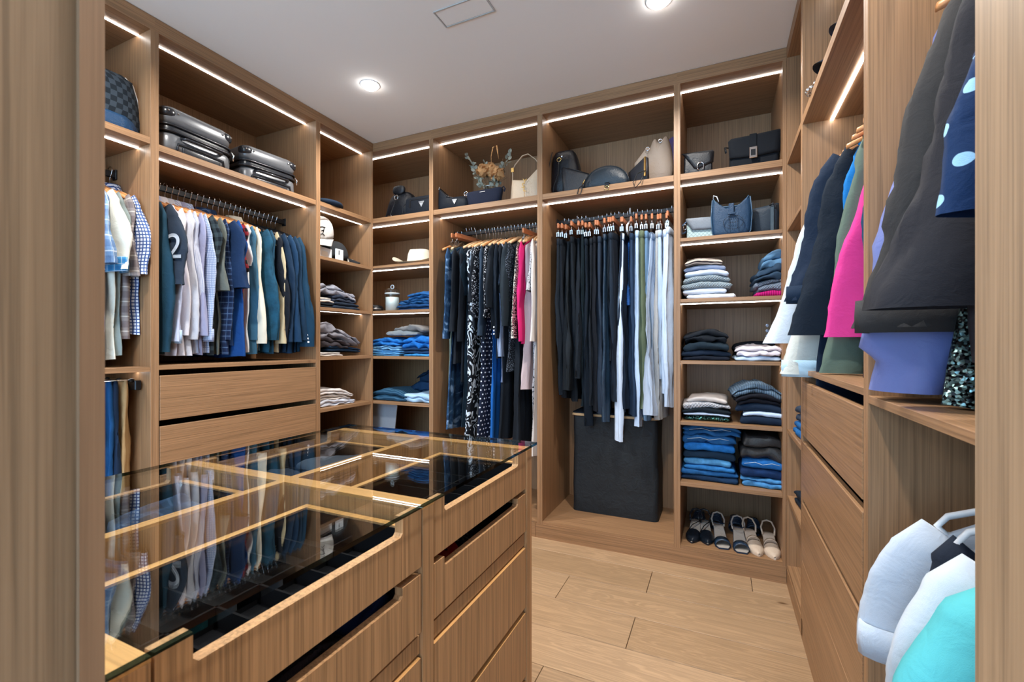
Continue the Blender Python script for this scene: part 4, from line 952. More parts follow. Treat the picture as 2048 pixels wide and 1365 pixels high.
# candle jar
o = place('candle_jar', 'glass apothecary jar with knob lid holding a white candle', 'jar', 'B', -2.262, .12, Z3)
obj('jar_glass', MB().lathe([(.048,0),(.055,.004),(.055,.152),(.050,.158),(.052,.158),(.0525,.152),(.052,.006),(0,.006)], 32), GLASS, o, smooth=True)
obj('candle_wax', MB().lathe([(0,.007),(.0505,.007),(.0505,.108),(0,.106)], 32), plain('wax', (.78,.84,.90), .4), o, smooth=True)
l = obj('jar_lid', MB().lathe([(0,.159),(.056,.159),(.058,.164),(.05,.170),(.015,.174),(.0,.176)], 32), GLASS, o, smooth=True)
obj('lid_ring', MB().tube([(.014*math.cos(a), 0, .188+.014*math.sin(a)) for a in [2*PI*k/14 for k in range(14)]], .004, 8, closed=True), plain('frosted', (.7,.78,.85), .2), l, smooth=True)
obj('jar_collar', MB().lathe([(.0555,.132),(.058,.136),(.0555,.140)], 32), plain('frosted2', (.7,.78,.85), .2), o, smooth=True)
o = place('sunglasses_case', 'small black case half hidden at the left of the candle jar', 'case', 'B', -2.41, .10, Z3)
obj('case_body', MB().lathe([(0,0),(.06,.0),(.062,.02),(.05,.045),(.02,.055),(0,.056)], 24, sx=1.1), BLACK, o, smooth=True); obj('case_seam', MB().lathe([(.0625,.019),(.0635,.021),(.0625,.023)], 24, sx=1.1), CHROME, o)
stack('B', -2.03, .08, Z3, [('folded_jeans','dark blue folded jeans bottom of the stack beside the candle',.33,.045,DN((22,68,118)),2,0), ('folded_jeans','mid blue crumpled jeans in the stack beside the candle',.31,.035,DN((26,78,128)),2,.01,dict(rough=.012)), ('folded_jeans','bright blue jeans on top of the stack beside the candle',.24,.045,DN((26,88,150)),2,.06,dict(rough=.012))], .03)
stack('B', -2.30, .07, Z4, [('folded_jeans','light blue folded jeans lower left on the fourth corner shelf',.28,.045,DN((88,156,210)),3,0), ('folded_jeans','pale washed jeans second from the bottom left on the corner shelf',.27,.03,DN((120,180,226)),2,.01,dict(rough=.008)),
   ('folded_jeans','bright blue folded jeans upper left on the fourth corner shelf',.29,.055,DN((28,110,190)),2,-.0,dict(rough=.010))], .02)
stack('B', -1.995, .07, Z4, [('folded_jeans','sky blue jeans bottom right on the fourth corner shelf',.27,.02,DN((60,150,220)),1,0), ('folded_jeans','indigo folded jeans on the fourth corner shelf',.28,.04,DN((20,58,100)),2,0), ('folded_jeans','vivid blue crumpled jeans upper right on the fourth corner shelf',.29,.075,DN((26,112,200)),2,0,dict(rough=.014))], .015)
stack('B', -2.12, .09, Z4+.155, [('folded_trousers','light beige-grey folded trousers resting on the blue jeans',.30,.035,fab((178,184,184)),1,-.03,dict(rough=.008)), ('folded_trousers','grey taupe folded trousers topmost on the fourth corner shelf',.28,.035,fab((142,142,142)),1,.03,dict(rough=.010))], .03)
stack('B', -2.28, .05, Z5, [('striped_sweater','navy ribbed striped sweater bulging on the fifth corner shelf',.36,.085,fab((30,70,98),'hstripe',(58,98,128),f=1.6),1,.03,dict(rough=.006))], .05)
stack('B', -1.985, .04, Z5, [('folded_shirt','pale blue folded shirt at the front of the fifth corner shelf',.26,.06,fab((170,206,236)),1,.0,dict(rough=.010))], .02)
stack('B', -2.02, .22, Z5, [('folded_trousers','navy trousers heaped at the back of the fifth corner shelf',.36,.13,fab((16,50,84)),2,.0,dict(rough=.02)), ('folded_trousers','dark navy trousers topmost on the fifth corner shelf',.30,.11,fab((18,46,74)),2,.06,dict(rough=.022))], .07, slant=.2)
o = place('document_folder', 'grey folder leaning in the dark cell below the striped sweater', 'folder', 'B', -2.36, .12, Z6, 0)
obj('folder_cover', MB().box(-.16,0,0,-.14+.25,.004,.31).move(ry=.12,d=(0,0,.02)), plain('grey_folder', (.32,.36,.42), .6), o); obj('folder_pages', MB().box(-.15,.005,.004,.105,.012,.30).move(ry=.12,d=(0,0,.02)), plain('pages', (.6,.62,.66), .7), o)

# ---------------- back wall, bay 2 top shelf
o = place('shoulder_bag', 'small black hobo bag with silver triangle and curved top', 'handbag', 'B', -1.70, .05, Z1)
out = [(-.125,0),(-.13,.06),(-.122,.165),(-.108,.175),(-.09,.135),(-.05,.105),(.0,.09),(.06,.085),(.115,.09),(.128,.05),(.12,0)]
obj('body', MB().pillow(out, .07, 5, .35, .04), NY, o, smooth=True)
tri(o, .03, .055, .04, .002); 
for sx, zz in ((-.115,.172),(.118,.092)): obj('side_ring', MB().tube([(sx+.009*math.cos(a), .02, zz+.012*math.sin(a)) for a in [2*PI*k/12 for k in range(12)]], .0022, 6, closed=True), CHROME, o, smooth=True)
obj('zipper', MB().tube([(-.10,.035,.16),(-.05,.035,.112),(.0,.035,.096),(.06,.035,.09),(.11,.035,.095)], .003, 6), CHROME, o, smooth=True)
o = place('soft_pouch', 'dark blue-grey suede pouch with wrist loop in front of the vase', 'pouch', 'B', -1.445, .04, Z1)
out = [(-.115,0),(-.135,.10),(-.12,.108),(.12,.112),(.135,.104),(.115,0)]
obj('body', MB().pillow(out, .07, 5, .4, .035), fab((26,32,50)), o, smooth=True)
obj('zipper', MB().tube([(-.13,.035,.108),(0,.035,.113),(.13,.035,.108)], .0025, 6), BLACK, o, smooth=True)
obj('wrist_loop', MB().tube([(.13,.03,.105),(.15,.02,.11),(.165,.01,.09),(.160,.005,.07)], .005, 6, flat=.5), fab((26,32,50)), o, smooth=True)
obj('ring', MB().tube([(-.138+.014*math.cos(a), .02, .10+.014*math.sin(a)) for a in [2*PI*k/12 for k in range(12)]], .0022, 6, closed=True), CHROME, o, smooth=True)
obj('brand_print', MB().box(-.02,.0,.088,.02,.003,.091), CHROME, o)
# vase with dried flowers
vz = place('glass_vase', 'round clear glass vase on the top shelf', 'vase', 'B', -1.465, .20, Z1)
obj('vase_bowl', MB().lathe([(.035,0),(.065,.015),(.088,.055),(.085,.10),(.055,.135),(.036,.145),(.036,.165),(.040,.172)], 32), GLASS, vz, smooth=True)
obj('vase_rim', MB().tube([(.040*math.cos(a), .040*math.sin(a), .172) for a in [2*PI*k/24 for k in range(24)]], .003, 6, closed=True), plain('rim_glass', (.55,.65,.65), .1), vz, smooth=True)
bq = place('dried_bouquet', 'dried bouquet of tan blooms and grey eucalyptus in the glass vase', 'flowers', 'B', -1.465, .20, Z1+.02)
rr = random.Random(3)
def blob(c, r, seed, n=10):
    P = []
    for i in range(n+1):
        a = PI*i/n; P.append([tuple(Vector(c) + Vector((math.sin(a)*math.cos(b), math.sin(a)*math.sin(b), math.cos(a)))*r*(1+.35*noise.noise((math.cos(b)*3+seed, math.sin(b)*3, a*3)))) for b in [2*PI*j/14 for j in range(14)]])
    return MB().grid(P, True)
TAN = plain('dried_tan', lin(200,150,98), .9)
for c, r_ in (((-.045,-.03,.26),.040),((.02,-.02,.255),.038),((.07,-.03,.225),.042),((-.01,.02,.29),.035)): 
    f = blob(c, r_, c[0]*50)
    for k in range(26):
        a, b = rr.uniform(0,6.28), rr.uniform(-.6,1.5); d = Vector((math.cos(a)*math.cos(b), math.sin(a)*math.cos(b), math.sin(b))); p = Vector(c)+d*r_*.8; q = p+d*r_*.5; s_ = d.orthogonal().normalized()*r_*.35
        f.add([p-s_, p+s_, q+s_*.8, q-s_*.8], [(0,1,2,3)])
    obj('bloom', f, TAN, bq)
st = MB(); lv = MB()
def leaf(m, p, d, L, w):
    d = Vector(d).normalized(); s_ = d.cross(Vector((rr.uniform(-1,1), rr.uniform(-1,1), .3))).normalized()*w; p = Vector(p); n_ = d.cross(s_).normalized()*w*.2
    m.add([p, p+d*L*.3+s_, p+d*L*.75+s_*.8+n_, p+d*L, p+d*L*.75-s_*.8+n_, p+d*L*.3-s_], [(0,1,2,3),(0,3,4,5)])
for dx, dy, top in ((-.17,-.02,.40),(-.13,-.03,.33),(-.10,-.05,.28),(.15,-.01,.36),(.13,.02,.33),(-.06,.03,.34),(.1,-.04,.26)):
    pts = [(0,0,.02),(dx*.25,dy,.16),(dx*.6,dy,lerp(.16,top,.5)),(dx,dy,top)]; st.tube(pts, .0018, 5)
    for k in range(12):
        q = .3+.7*k/11; p = (dx*q, dy, .04+(top-.04)*q**.9); leaf(lv, p, (rr.uniform(-1,1), rr.uniform(-1,.3), rr.uniform(-.2,1)), .034, .013)
for k in range(14):
    a = rr.uniform(-1.2, 1.2); st.tube([(0,0,.03),(.05*a,0,.17),(.12*a, rr.uniform(-.04,.02), rr.uniform(.2,.34))], .0012, 4)
obj('eucalyptus_leaves', lv, plain('eucalyptus', lin(148,152,140), .8), bq, kind='stuff'); obj('stems', st, plain('dry_stem', lin(120,92,60), .8), bq, kind='stuff')
tw = MB().tube([(.02,-.02,.26),(.015,-.02,.36),(.03,-.02,.42),(.06,-.02,.425),(.065,-.02,.38),(.075,-.02,.33)], [.003,.004,.007,.008,.008,.002], 6, flat=.5); obj('curled_pod', tw, TAN, bq, smooth=True)
# beige bag with long handle
o = place('shoulder_bag', 'beige leather shoulder bag with tall arched strap and gold monogram', 'handbag', 'B', -1.157, .07, Z1)
BG = leather((206,182,154), .5)
out = [(-.105,0),(-.10,.07),(-.092,.155),(-.03,.145),(.02,.142),(.06,.175),(.102,.21),(.11,.10),(.105,0)]
obj('body', MB().pillow(out, .06, 5, .4, .035), BG, o, smooth=True)
obj('strap', MB().tube([(-.090,.03,.15),(-.090,.03,.215),(-.075,.03,.25),(-.02,.03,.305),(.02,.03,.31),(.07,.03,.27),(.098,.03,.23),(.100,.03,.20)], .008, 8, flat=.4), BG, o, smooth=True)
obj('strap_buckle', MB().box(-.098,.018,.205,-.078,.026,.235), GOLD, o, bevel=.001)
g_ = obj('monogram_clasp', MB().tube([(.005,-.0,.02),(.005,-.003,.06)], .0016, 6), GOLD, o)
for ch, dx, dz, s_ in (('Y',.006,.105,.05),('S',-.004,.082,.045),('L',.008,.058,.05)): text(g_, ch, s_, (dx, -.006, dz), GOLD, 'monogram_letter', .0012, ry=.15)

# ---------------- back wall, bay 3 top shelf
o = place('leather_rucksack', 'tall black leather rucksack against the left panel with gold ring', 'backpack', 'B', -.905, .14, Z1, 0)
out = [(-.10,0),(-.115,.05),(-.112,.18),(-.095,.33),(-.06,.338),(.03,.335),(.055,.325),(.085,.22),(.105,.10),(.11,.02),(.10,0)]
obj('body', MB().pillow(out, .16, 6, .4, .08), BL, o, smooth=True, sub=1)
obj('ring', MB().tube([(-.03+.014*math.cos(a), -.012, .25+.012*math.sin(a)) for a in [2*PI*k/14 for k in range(14)]], .0025, 6, closed=True), GOLD, o, smooth=True)
obj('stud', MB().lathe([(0,.006),(.006,.004),(.007,0)], 12).move((-.012,-.010,.27), rx=PI/2), CHROME, o)
obj('cord', MB().tube([(-.03,-.013,.24),(-.035,-.016,.16),(-.06,-.02,.09),(-.07,-.02,.02)], .003, 6), BLACK, o, smooth=True)
obj('cord', MB().tube([(-.08,0,.31),(-.10,-.014,.2),(-.105,-.01,.08),(-.095,-.012,.02)], .003, 6), BLACK, o, smooth=True)
o = place('flat_clutch', 'flat charcoal leather envelope standing before the rucksack', 'clutch', 'B', -.815, .085, Z1, 12)
obj('body', MB().pillow([(-.075,0),(-.083,.17),(-.075,.175),(.0,.15),(.085,.12),(.09,.11),(.09,0)], .022, 3, .7, .012), leather((26,28,34), .5), o, smooth=True)
obj('edge_piping', MB().tube([(-.075,.004,.002),(-.084,.004,.17),(-.075,.004,.176),(.0,.004,.152),(.085,.004,.121)], .002, 6), BLACK, o, smooth=True)
o = place('half_moon_bag', 'black half-moon leather bag with gold zip pull', 'handbag', 'B', -.615, .02, Z1, 0)
out = [(-.14,0)] + [(-.14*math.cos(a)*1.0, .012+.115*math.sin(a)) for a in [PI*k/14 for k in range(1,14)]] + [(.14,0)]
obj('body', MB().pillow(out, .075, 5, .35, .04), leather((20,32,42), .38), o, smooth=True)
obj('zipper', MB().tube([(-.137*math.cos(a), .025, .014+.113*math.sin(a)) for a in [PI*k/14 for k in range(0,15)]], .003, 6), BLACK, o, smooth=True)
obj('zip_pull', MB().tube([(-.135,-.0,.03),(-.12,-.004,.055)], .004, 6), GOLD, o, smooth=True)
obj('wrist_strap', MB().tube([(-.135,-.0,.025),(-.15,-.03,.0),(-.155,-.035,-.035),(-.135,-.04,-.04),(-.13,-.03,-.01),(-.135,.0,.02)], .003, 6), BLACK, o, smooth=True)
obj('ring_tab', MB().box(.005,-.026,-.012,.03,-.022,.012).box(.005,-.026,.008,.03,.005,.012), BLACK, o)
obj('ring', MB().tube([(.0175+.012*math.cos(a), -.026, -.02+.012*math.sin(a)) for a in [2*PI*k/14 for k in range(14)]], .002, 6, closed=True), GOLD, o, smooth=True)
o = place('wristlet', 'black leather wristlet standing on edge with gold zip and hanging loop', 'clutch', 'B', -.435, .06, Z1, -25)
obj('body', MB().pillow([(-.065,0),(-.065,.085),(.045,.145),(.06,.14),(.065,0)], .03, 3, .6, .015), leather((22,24,32), .5), o, smooth=True)
obj('zipper', MB().box(.050,-.008,.03,.060,-.001,.14), GOLD, o)
obj('wrist_loop', MB().tube([(.058,-.005,.06),(.05,-.07,.03),(.03,-.085,-.02),(.05,-.09,-.055),(.08,-.085,-.03),(.085,-.06,.03),(.062,-.005,.055)], .0025, 6), BLACK, o, smooth=True)
o = place('bucket_bag', 'large greige pebbled leather bucket bag at the right of the shelf', 'handbag', 'B', -.335, .16, Z1, 0)
GR = leather((158,140,124), .55)
out = [(-.115,0),(-.115,.08),(-.10,.17),(-.055,.235),(-.035,.30),(-.015,.32),(.0,.275),(.03,.29),(.045,.325),(.06,.31),(.08,.22),(.09,.12),(.08,0)]
obj('body', MB().pillow(out, .16, 7, .4, .08), GR, o, smooth=True, sub=1)
obj('side_flap', MB().pillow([(-.135,.10),(-.135,.17),(-.06,.26),(-.045,.25),(-.05,.21),(-.10,.12)], .02, 3, .6, .03), GR, o, smooth=True)
for x_, z_ in ((-.055,.235),(.018,.27)): obj('ring', MB().tube([(x_+.010*math.cos(a), .0, z_+.010*math.sin(a)) for a in [2*PI*k/12 for k in range(12)]], .0025, 6, closed=True), CHROME, o, smooth=True)
o = place('purple_pouch', 'violet and black pouch tucked behind the greige bucket bag', 'pouch', 'B', -.262, .30, Z1, 0)
obj('body', MB().pillow([(-.045,0),(-.05,.18),(-.03,.33),(.0,.35),(.02,.33),(.025,0)], .05, 4, .5, .03), leather((92,84,140), .5), o, smooth=True); obj('base_patch', MB().box(-.042,.0,.0,.02,.06,.16), BLACK, o, bevel=.008)
# ---------------- back wall, bay 4
o = place('flap_bag', 'small black flap bag with silver horseshoe clasp', 'handbag', 'B', -.107, .06, Z1, 4)
obj('body', rbox(.15,.055,.115,.012,.010,c=(0,.03),top=.96), leather((14,16,22), .45), o, smooth=True, auto=40)
obj('flap', MB().pillow([(-.078,.125),(-.085,.13),(.075,.13),(.082,.118),(.078,.065),(.0,.035),(-.02,.04)], .02, 3, .6, .006), leather((14,16,22), .45), o, smooth=True)
obj('horseshoe_clasp', MB().tube([(.012+.017*math.cos(a), -.010, .045+.022*math.sin(a)) for a in [-.9+ (PI+1.8)*k/12 for k in range(13)]], .003, 6), CHROME, o, smooth=True)
o = place('messenger_bag', 'black canvas messenger bag with silver buckle on the top shelf', 'handbag', 'B', .168, .09, Z1, 0)
CV = fab((22,26,32))
obj('body', rbox(.235,.09,.155,.02,.015,c=(0,.05),rows=2), CV, o, smooth=True)
obj('flap', MB().pillow([(-.118,.075),(-.125,.165),(-.11,.178),(.0,.182),(.115,.19),(.128,.185),(.118,.075),(0,.068)], .025, 4, .6, .0), CV, o, smooth=True)
obj('front_strap', MB().box(-.022,-.018,.06,.012,-.010,.185), CV, o, bevel=.002)
b_ = obj('buckle', MB().box(-.024,-.022,.055,.014,-.018,.115), CHROME, o, bevel=.002); obj('buckle_tongue', MB().box(-.016,-.0235,.068,.006,-.021,.10), BLACK, b_)
obj('shoulder_strap', MB().tube([(-.11,.05,.15),(-.14,.04,.155),(-.135,.03,.12)], .006, 6, flat=.5), BLACK, o, smooth=True)
o = place('patterned_bag', 'pale grey lattice-pattern bag with grey flap behind the blue bag', 'handbag', 'B', -.095, .11, Z2, 0)
obj('body', rbox(.15,.06,.125,.015,.012,c=(0,.04),rows=2), fab((184,204,206),'trellis',(150,176,176), f=1.3), o, smooth=True)
obj('flap', MB().pillow([(-.08,.125),(-.075,.132),(.08,.128),(.085,.06),(-.045,.065)], .02, 3, .6, .005), leather((120,128,138), .5), o, smooth=True)
obj('side_strap', MB().tube([(-.078,.03,.12),(-.105,.01,.09),(-.10,.0,.045),(-.08,.02,.06)], .007, 8, flat=.6), leather((70,96,130), .5), o, smooth=True); obj('ring', MB().tube([(-.083+.008*math.cos(a), .0, .085+.015*math.sin(a)) for a in [2*PI*k/12 for k in range(12)]], .002, 6, closed=True), CHROME, o, smooth=True)
o = place('crossbody_bag', 'blue leather bag with perforated oval letter emblem and concave top', 'handbag', 'B', .057, .04, Z2, 0)
HB = leather((20,54,84), .55)
out = [(-.080,0),(-.092,.02),(-.098,.11),(-.092,.20),(-.086,.205),(-.070,.175),(-.035,.158),(.03,.158),(.065,.175),(.083,.205),(.092,.20),(.100,.11),(.094,.02),(.080,0)]
obj('body', MB().pillow(out, .05, 5, .55, .03), HB, o, smooth=True)
obj('edge_piping', MB().tube([(x, .012, z_) for x, z_ in out], .003, 6, closed=True), leather((50,84,112), .5), o, smooth=True)
obj('closure_tab', MB().box(-.012,-.0075,.115,.014,-.002,.17), HB, o, bevel=.003)
obj('keeper_loop', MB().box(-.018,-.010,.110,.020,-.004,.120), HB, o, bevel=.002)
dt = MB(); pts = [(.048*math.cos(a)+.01, .068+.036*math.sin(a)) for a in [2*PI*k/34 for k in range(34)]] + [(-.010, .036+.008*k) for k in range(9)] + [(.030, .036+.008*k) for k in range(9)] + [(-.010+.008*k, .068) for k in range(1,5)]
for x_, z_ in pts: dt.box(x_-.0016, -.0082, z_-.0016, x_+.0016, -.0035, z_+.0016)
obj('perforated_emblem', dt, plain('punched_hole', (.006,.01,.02), .8), o, kind='stuff')
obj('strap_tag', MB().tube([(-.088,.02,.20),(-.085,.01,.225),(-.07,.0,.215),(-.06,-.004,.185)], .003, 6), plain('pale_cord', (.5,.55,.62), .5), o, smooth=True)
o = place('tote_bag', 'slate grey-blue soft bag with black tassel at the right of the second shelf', 'handbag', 'B', .222, .12, Z2, 0)
obj('body', MB().pillow([(-.068,0),(-.072,.14),(-.06,.155),(.01,.165),(.06,.175),(.068,.17),(.066,0)], .10, 4, .5, .05), leather((28,44,58), .6), o, smooth=True)
obj('front_band', MB().box(.025,-.003,.0,.042,.006,.15), leather((60,78,90), .5), o, bevel=.002); obj('tassel', MB().tube([(.02,-.004,.155),(.035,-.01,.165),(.05,-.008,.15),(.045,-.012,.138)], .005, 6), BLACK, o, smooth=True)
o = place('ribbed_box', 'low blue-grey ribbed box at the back of the second shelf', 'box', 'B', .03, .42, Z2, 0)
obj('box_body', rbox(.40,.12,.17,.005,.003), fab((72,92,114),'rib'), o); obj('box_lid', rbox(.41,.13,.02,.005,.003,z0=.17), fab((72,92,114),'rib'), o)
stack('B', -.065, .06, Z3, [('white_sweater','white fluffy sweater at the very bottom of the sweater stack',.25,.03,fab((222,228,238)),1,.02), ('white_sweater','white sweater second from the bottom under the grey knit',.24,.03,fab((214,224,240)),1,-.01),
  ('knit_sweater','thick pale grey waffle-knit sweater',.25,.065,fab((166,182,192),'knit'),1,0), ('white_sweater','white sweater above the waffle knit',.21,.03,fab((206,220,240)),1,.0), ('folded_sweater','lilac-grey fine knit sweater under the striped one',.22,.028,fab((140,152,178)),1,-.01), ('striped_sweater','beige sweater with dark stripes on top of the sweater stack',.20,.032,fab((206,190,176),'hstripe',(44,36,40),f=1.6),1,-.015)], .03)
stack('B', .245, .06, Z3, [('pink_sweater','magenta ribbed sweater at the bottom right stack',.145,.03,fab((196,20,120),'rib'),1,-.005), ('knit_sweater','grey chunky ribbed knit sweater on the magenta one',.14,.06,fab((130,144,164),'knit'),1,0,dict(rough=.008)), ('fluffy_sweater','dark slate fluffy sweater in the right stack',.135,.06,fab((44,66,88)),1,0,dict(rough=.012)), ('fluffy_sweater','steel blue fluffy sweater topmost in the right stack',.12,.07,fab((88,128,162)),1,.012,dict(rough=.012))], .02, slant=.35)
stack('B', -.068, .06, Z4, [('folded_t_shirt','black folded t-shirt bottom left on the tee shelf',.25,.025,fab((14,22,36)),1,0), ('folded_t_shirt','navy-black folded t-shirt second from the bottom',.25,.03,fab((18,34,54)),1,0), ('folded_t_shirt','dark teal folded t-shirt in the dark tee stack',.24,.045,fab((26,42,54)),1,0,dict(rough=.008)), ('folded_t_shirt','black crumpled top on the dark tee stack',.22,.06,fab((20,26,34)),1,0,dict(rough=.012)),], .04)
stack('B', .185, .05, Z4, [('folded_t_shirt','pale blue folded t-shirt under the white one',.235,.028,fab((186,208,232)),1,0,dict(rough=.006)), ('folded_t_shirt','blush white crumpled t-shirt at the shelf front',.225,.05,fab((222,216,226)),1,0,dict(rough=.014))], .02)
stack('B', .19, .33, Z4, [('folded_t_shirt','small black garment behind the white t-shirt',.23,.10,fab((14,22,34)),2,0,dict(dp=.16))], .02)
stack('B', -.065, .06, Z5, [('sequin_top','dark green glittering sequin top at the bottom left',.25,.03,fab((14,34,38),'sequin',(90,150,140)),1,0), ('folded_jersey','thin pale grey top between two black ones',.23,.014,fab((170,188,214)),1,.0), ('folded_jersey','black folded top under the white knit',.25,.022,fab((12,24,34)),1,0),('knit_sweater','white waffle knit folded sweater with a loop',.23,.035,fab((222,222,228),'knit',f=.8),1,.0,dict(rough=.008)), ('folded_sweater','cream fine knit on top of the white waffle knit',.22,.025,fab((196,188,184)),1,0)], .02)
stack('B', .195, .05, Z5, [('folded_jersey','navy folded top at the bottom right of the fifth shelf',.215,.04,fab((16,34,56)),1,.01), ('folded_jersey','white folded top between navy ones',.20,.026,fab((200,220,246)),1,.015), ('folded_jersey','dark navy folded top above the white one',.235,.04,fab((18,36,58)),1,0), ('folded_jersey','black folded top with white tags',.225,.05,fab((20,22,32)),1,0,dict(rough=.008)), ('striped_sweater','blue-grey ribbed sweater draped on the right stack',.24,.05,fab((104,130,154),'rib'),1,-.01,dict(rough=.010))], .055, slant=-.05)
stack('B', -.052, .06, Z6, [('folded_jeans','indigo jeans at the bottom left of the jeans shelf',.28,.028,DN((18,48,80)),1,0), ('folded_jeans','blue jeans second from the bottom left',.28,.026,DN((36,98,158)),1,0), ('folded_jeans','blue jeans third from the bottom left',.27,.026,DN((44,118,186)),1,0), ('folded_jeans','pale washed jeans fourth from the bottom left',.26,.034,DN((86,156,210)),1,-.01),
  ('folded_jeans','black folded jeans in the middle of the blue stack',.28,.040,fab((20,44,66)),1,0), ('folded_jeans','bright blue jeans above the black pair',.27,.042,DN((34,118,200)),1,.0), ('folded_jeans','deep blue jeans with pale seams second from the top',.28,.040,DN((32,92,150)),1,0,dict(rough=.010)), ('folded_jeans','blue jeans with rolled waistband topmost in the left stack',.29,.050,DN((40,100,156)),1,.01,dict(rough=.010))], .012)
stack('B', .205, .05, Z6, [('folded_jeans','light blue frayed jeans bottom right of the jeans shelf',.20,.05,DN((80,150,210)),1,.0,dict(rough=.010)), ('folded_jeans','indigo jeans with seam on the right jeans stack',.20,.045,DN((20,52,98)),1,0), ('folded_jeans','medium blue jeans with pocket stitching on the right stack',.21,.045,DN((30,104,178)),1,0),
  ('leather_trousers','brown-black waxed trousers topmost on the right jeans stack',.20,.115,leather((44,44,46), .5),1,0,dict(rough=.010))], .015)
SEAM = plain('pale_stitching', (.5,.62,.72), .7)
for o in list(bpy.data.objects):
    if o.get('label') in ('blue jeans with rolled waistband topmost in the left stack', 'deep blue jeans with pale seams second from the top', 'medium blue jeans with pocket stitching on the right stack'):
        w_ = .085 if 'pocket' in o['label'] else .11; zt = max(v.co.z for v in o.data.vertices)*.5
        obj('seam_stitching', MB().tube([(-w_, -.008, zt-.006),(-w_*.4,-.009,zt+.006),(0,-.009,zt-.004),(w_*.5,-.009,zt+.007),(w_*.9,-.008,zt+.001)], .0014, 5), SEAM, o, smooth=True)

# ---------------- shoes
def shoe(name, label, run, dep, z, sole, ins, upper, kind, yaw=0, side='B', L=.235):
    o = place(name, label, 'shoe', side, run, dep, z, yaw)
    pt = kind in ('pointed', 'strappy')
    wid = [(0,.004 if pt else .024),(.10,.024 if pt else .036),(.28,.040),(.5,.033),(.75,.028),(.93,.030),(1,.012)]
    heel = .045 if kind != 'slide' else .02
    def zc(q): return .006 + heel*max(0, min(1, (q-.35)/.45))**1.3
    def plate(z0, z1, k=1.0, q0=0, q1=1):
        P = []
        for i in range(19):
            q = lerp(q0, q1, i/18); w_ = interp(wid, q)*k; y = -L*.0 + L*q
            P.append([(-w_, y, zc(q)+z0), (w_, y, zc(q)+z0), (w_*.98, y, zc(q)+z1), (-w_*.98, y, zc(q)+z1)])
        return MB().grid(P, True, True, True)
    obj('sole', plate(-.006, .002), sole, o); obj('insole', plate(.002, .004, .93), ins, o)
    if kind != 'slide': obj('heel', rbox(.036,.040,zc(.9)-.004,.010,.002,c=(0,L*.90)), sole, o)
    def arc(q, h, wd, mat, nm, dy=0, r_=None, th=.0025):
        w_ = interp(wid, q)*1.05; P = []
        for k in range(11):
            a = PI*k/10; x = -w_*math.cos(a); zz = zc(q)+h*math.sin(a)**.8
            P.append([(x, L*q-wd/2+dy*math.sin(a), zz),(x, L*q+wd/2+dy*math.sin(a), zz),(x*.97, L*q+wd/2+dy*math.sin(a), zz-th),(x*.97, L*q-wd/2+dy*math.sin(a), zz-th)])
        return obj(nm, MB().grid(P, True, True, True), mat, o, smooth=True)
    if kind in ('pointed', 'strappy'):
        P = []
        for i in range(9):
            q = .40*i/8 + .004; w_ = interp(wid, q)*1.03; hh = .010 + .030*(i/8)**.7
            P.append([(-w_*math.cos(PI*k/10), L*q, zc(q)+hh*math.sin(PI*k/10)**.7) for k in range(11)])
        obj('toe_cap', MB().grid(P, False, False, False), upper, o, smooth=True)
    if kind == 'sandal': arc(.18, .035, .055, upper, 'toe_strap', .01)
    if kind == 'slide':
        for k in range(5): arc(.20+.07*k, .040+.003*k, .017, upper, 'padded_strap', 0, th=.012)
    if kind in ('sandal', 'pointed', 'strappy'):
        pts = [(-.028, L*.80, zc(.8)+.004),(-.034, L*.90, .085),(-.022, L*1.0, .110),(0, L*1.03, .116),(.022, L*1.0, .110),(.034, L*.90, .085),(.028, L*.80, zc(.8)+.004)]
        obj('heel_strap', MB().tube(pts, .0045, 8, flat=.4), upper if kind != 'sandal' else ins, o, smooth=True)
        if kind != 'pointed': obj('ankle_strap', MB().tube([(-.030,L*.80,.075),(-.020,L*.62,.085),(0,L*.56,.088),(.020,L*.62,.085),(.030,L*.80,.075)], .004, 8, flat=.5), upper, o, smooth=True)
        if kind == 'strappy': obj('cross_strap', MB().tube([(-.034,L*.45,.02),(-.01,L*.5,.06),(.032,L*.75,.075)], .004, 8, flat=.5), upper, o, smooth=True)
        if kind == 'pointed': arc(.50, .045, .018, upper, 'instep_strap')
    return o
BLK = leather((22,30,40), .25); NVL = leather((22,46,70), .35); INS = leather((176,168,160), .6); NUDE = leather((206,186,166), .4); NUI = leather((196,180,166), .6)
zb = .107
shoe('pump', 'glossy black strappy pump, leftmost in the front row', -.140, .045, zb, BLK, INS, BLK, 'strappy', -4)
shoe('pump', 'glossy black strappy pump, second in the front row', -.058, .055, zb, BLK, INS, BLK, 'strappy', 6)
shoe('sandal', 'navy sandal with beige insole, left of its pair', .022, .035, zb, NVL, INS, NVL, 'sandal', 8)
shoe('sandal', 'navy sandal with beige insole, right of its pair with buckle', .110, .020, zb, NVL, INS, NVL, 'sandal', 4)
shoe('slingback', 'nude pointed slingback shoe, left of its pair', .188, .020, zb, NUDE, NUI, NUDE, 'pointed', 10)
shoe('slingback', 'nude pointed slingback shoe in the right corner', .258, .012, zb, NUDE, NUI, NUDE, 'pointed', 4)
for k, (x_, lb) in enumerate([(-.115, 'dark blue padded slide at the back left behind the pumps'), (-.02, 'dark blue padded slide at the back between pumps and sandals'), (.09, 'dark blue padded slide at the back behind the navy sandals'), (.185, 'dark blue padded slide at the back behind the nude shoes')]):
    shoe('slide', lb, x_, .31, zb, NVL, BLK, NVL, 'slide', 0, L=.22)
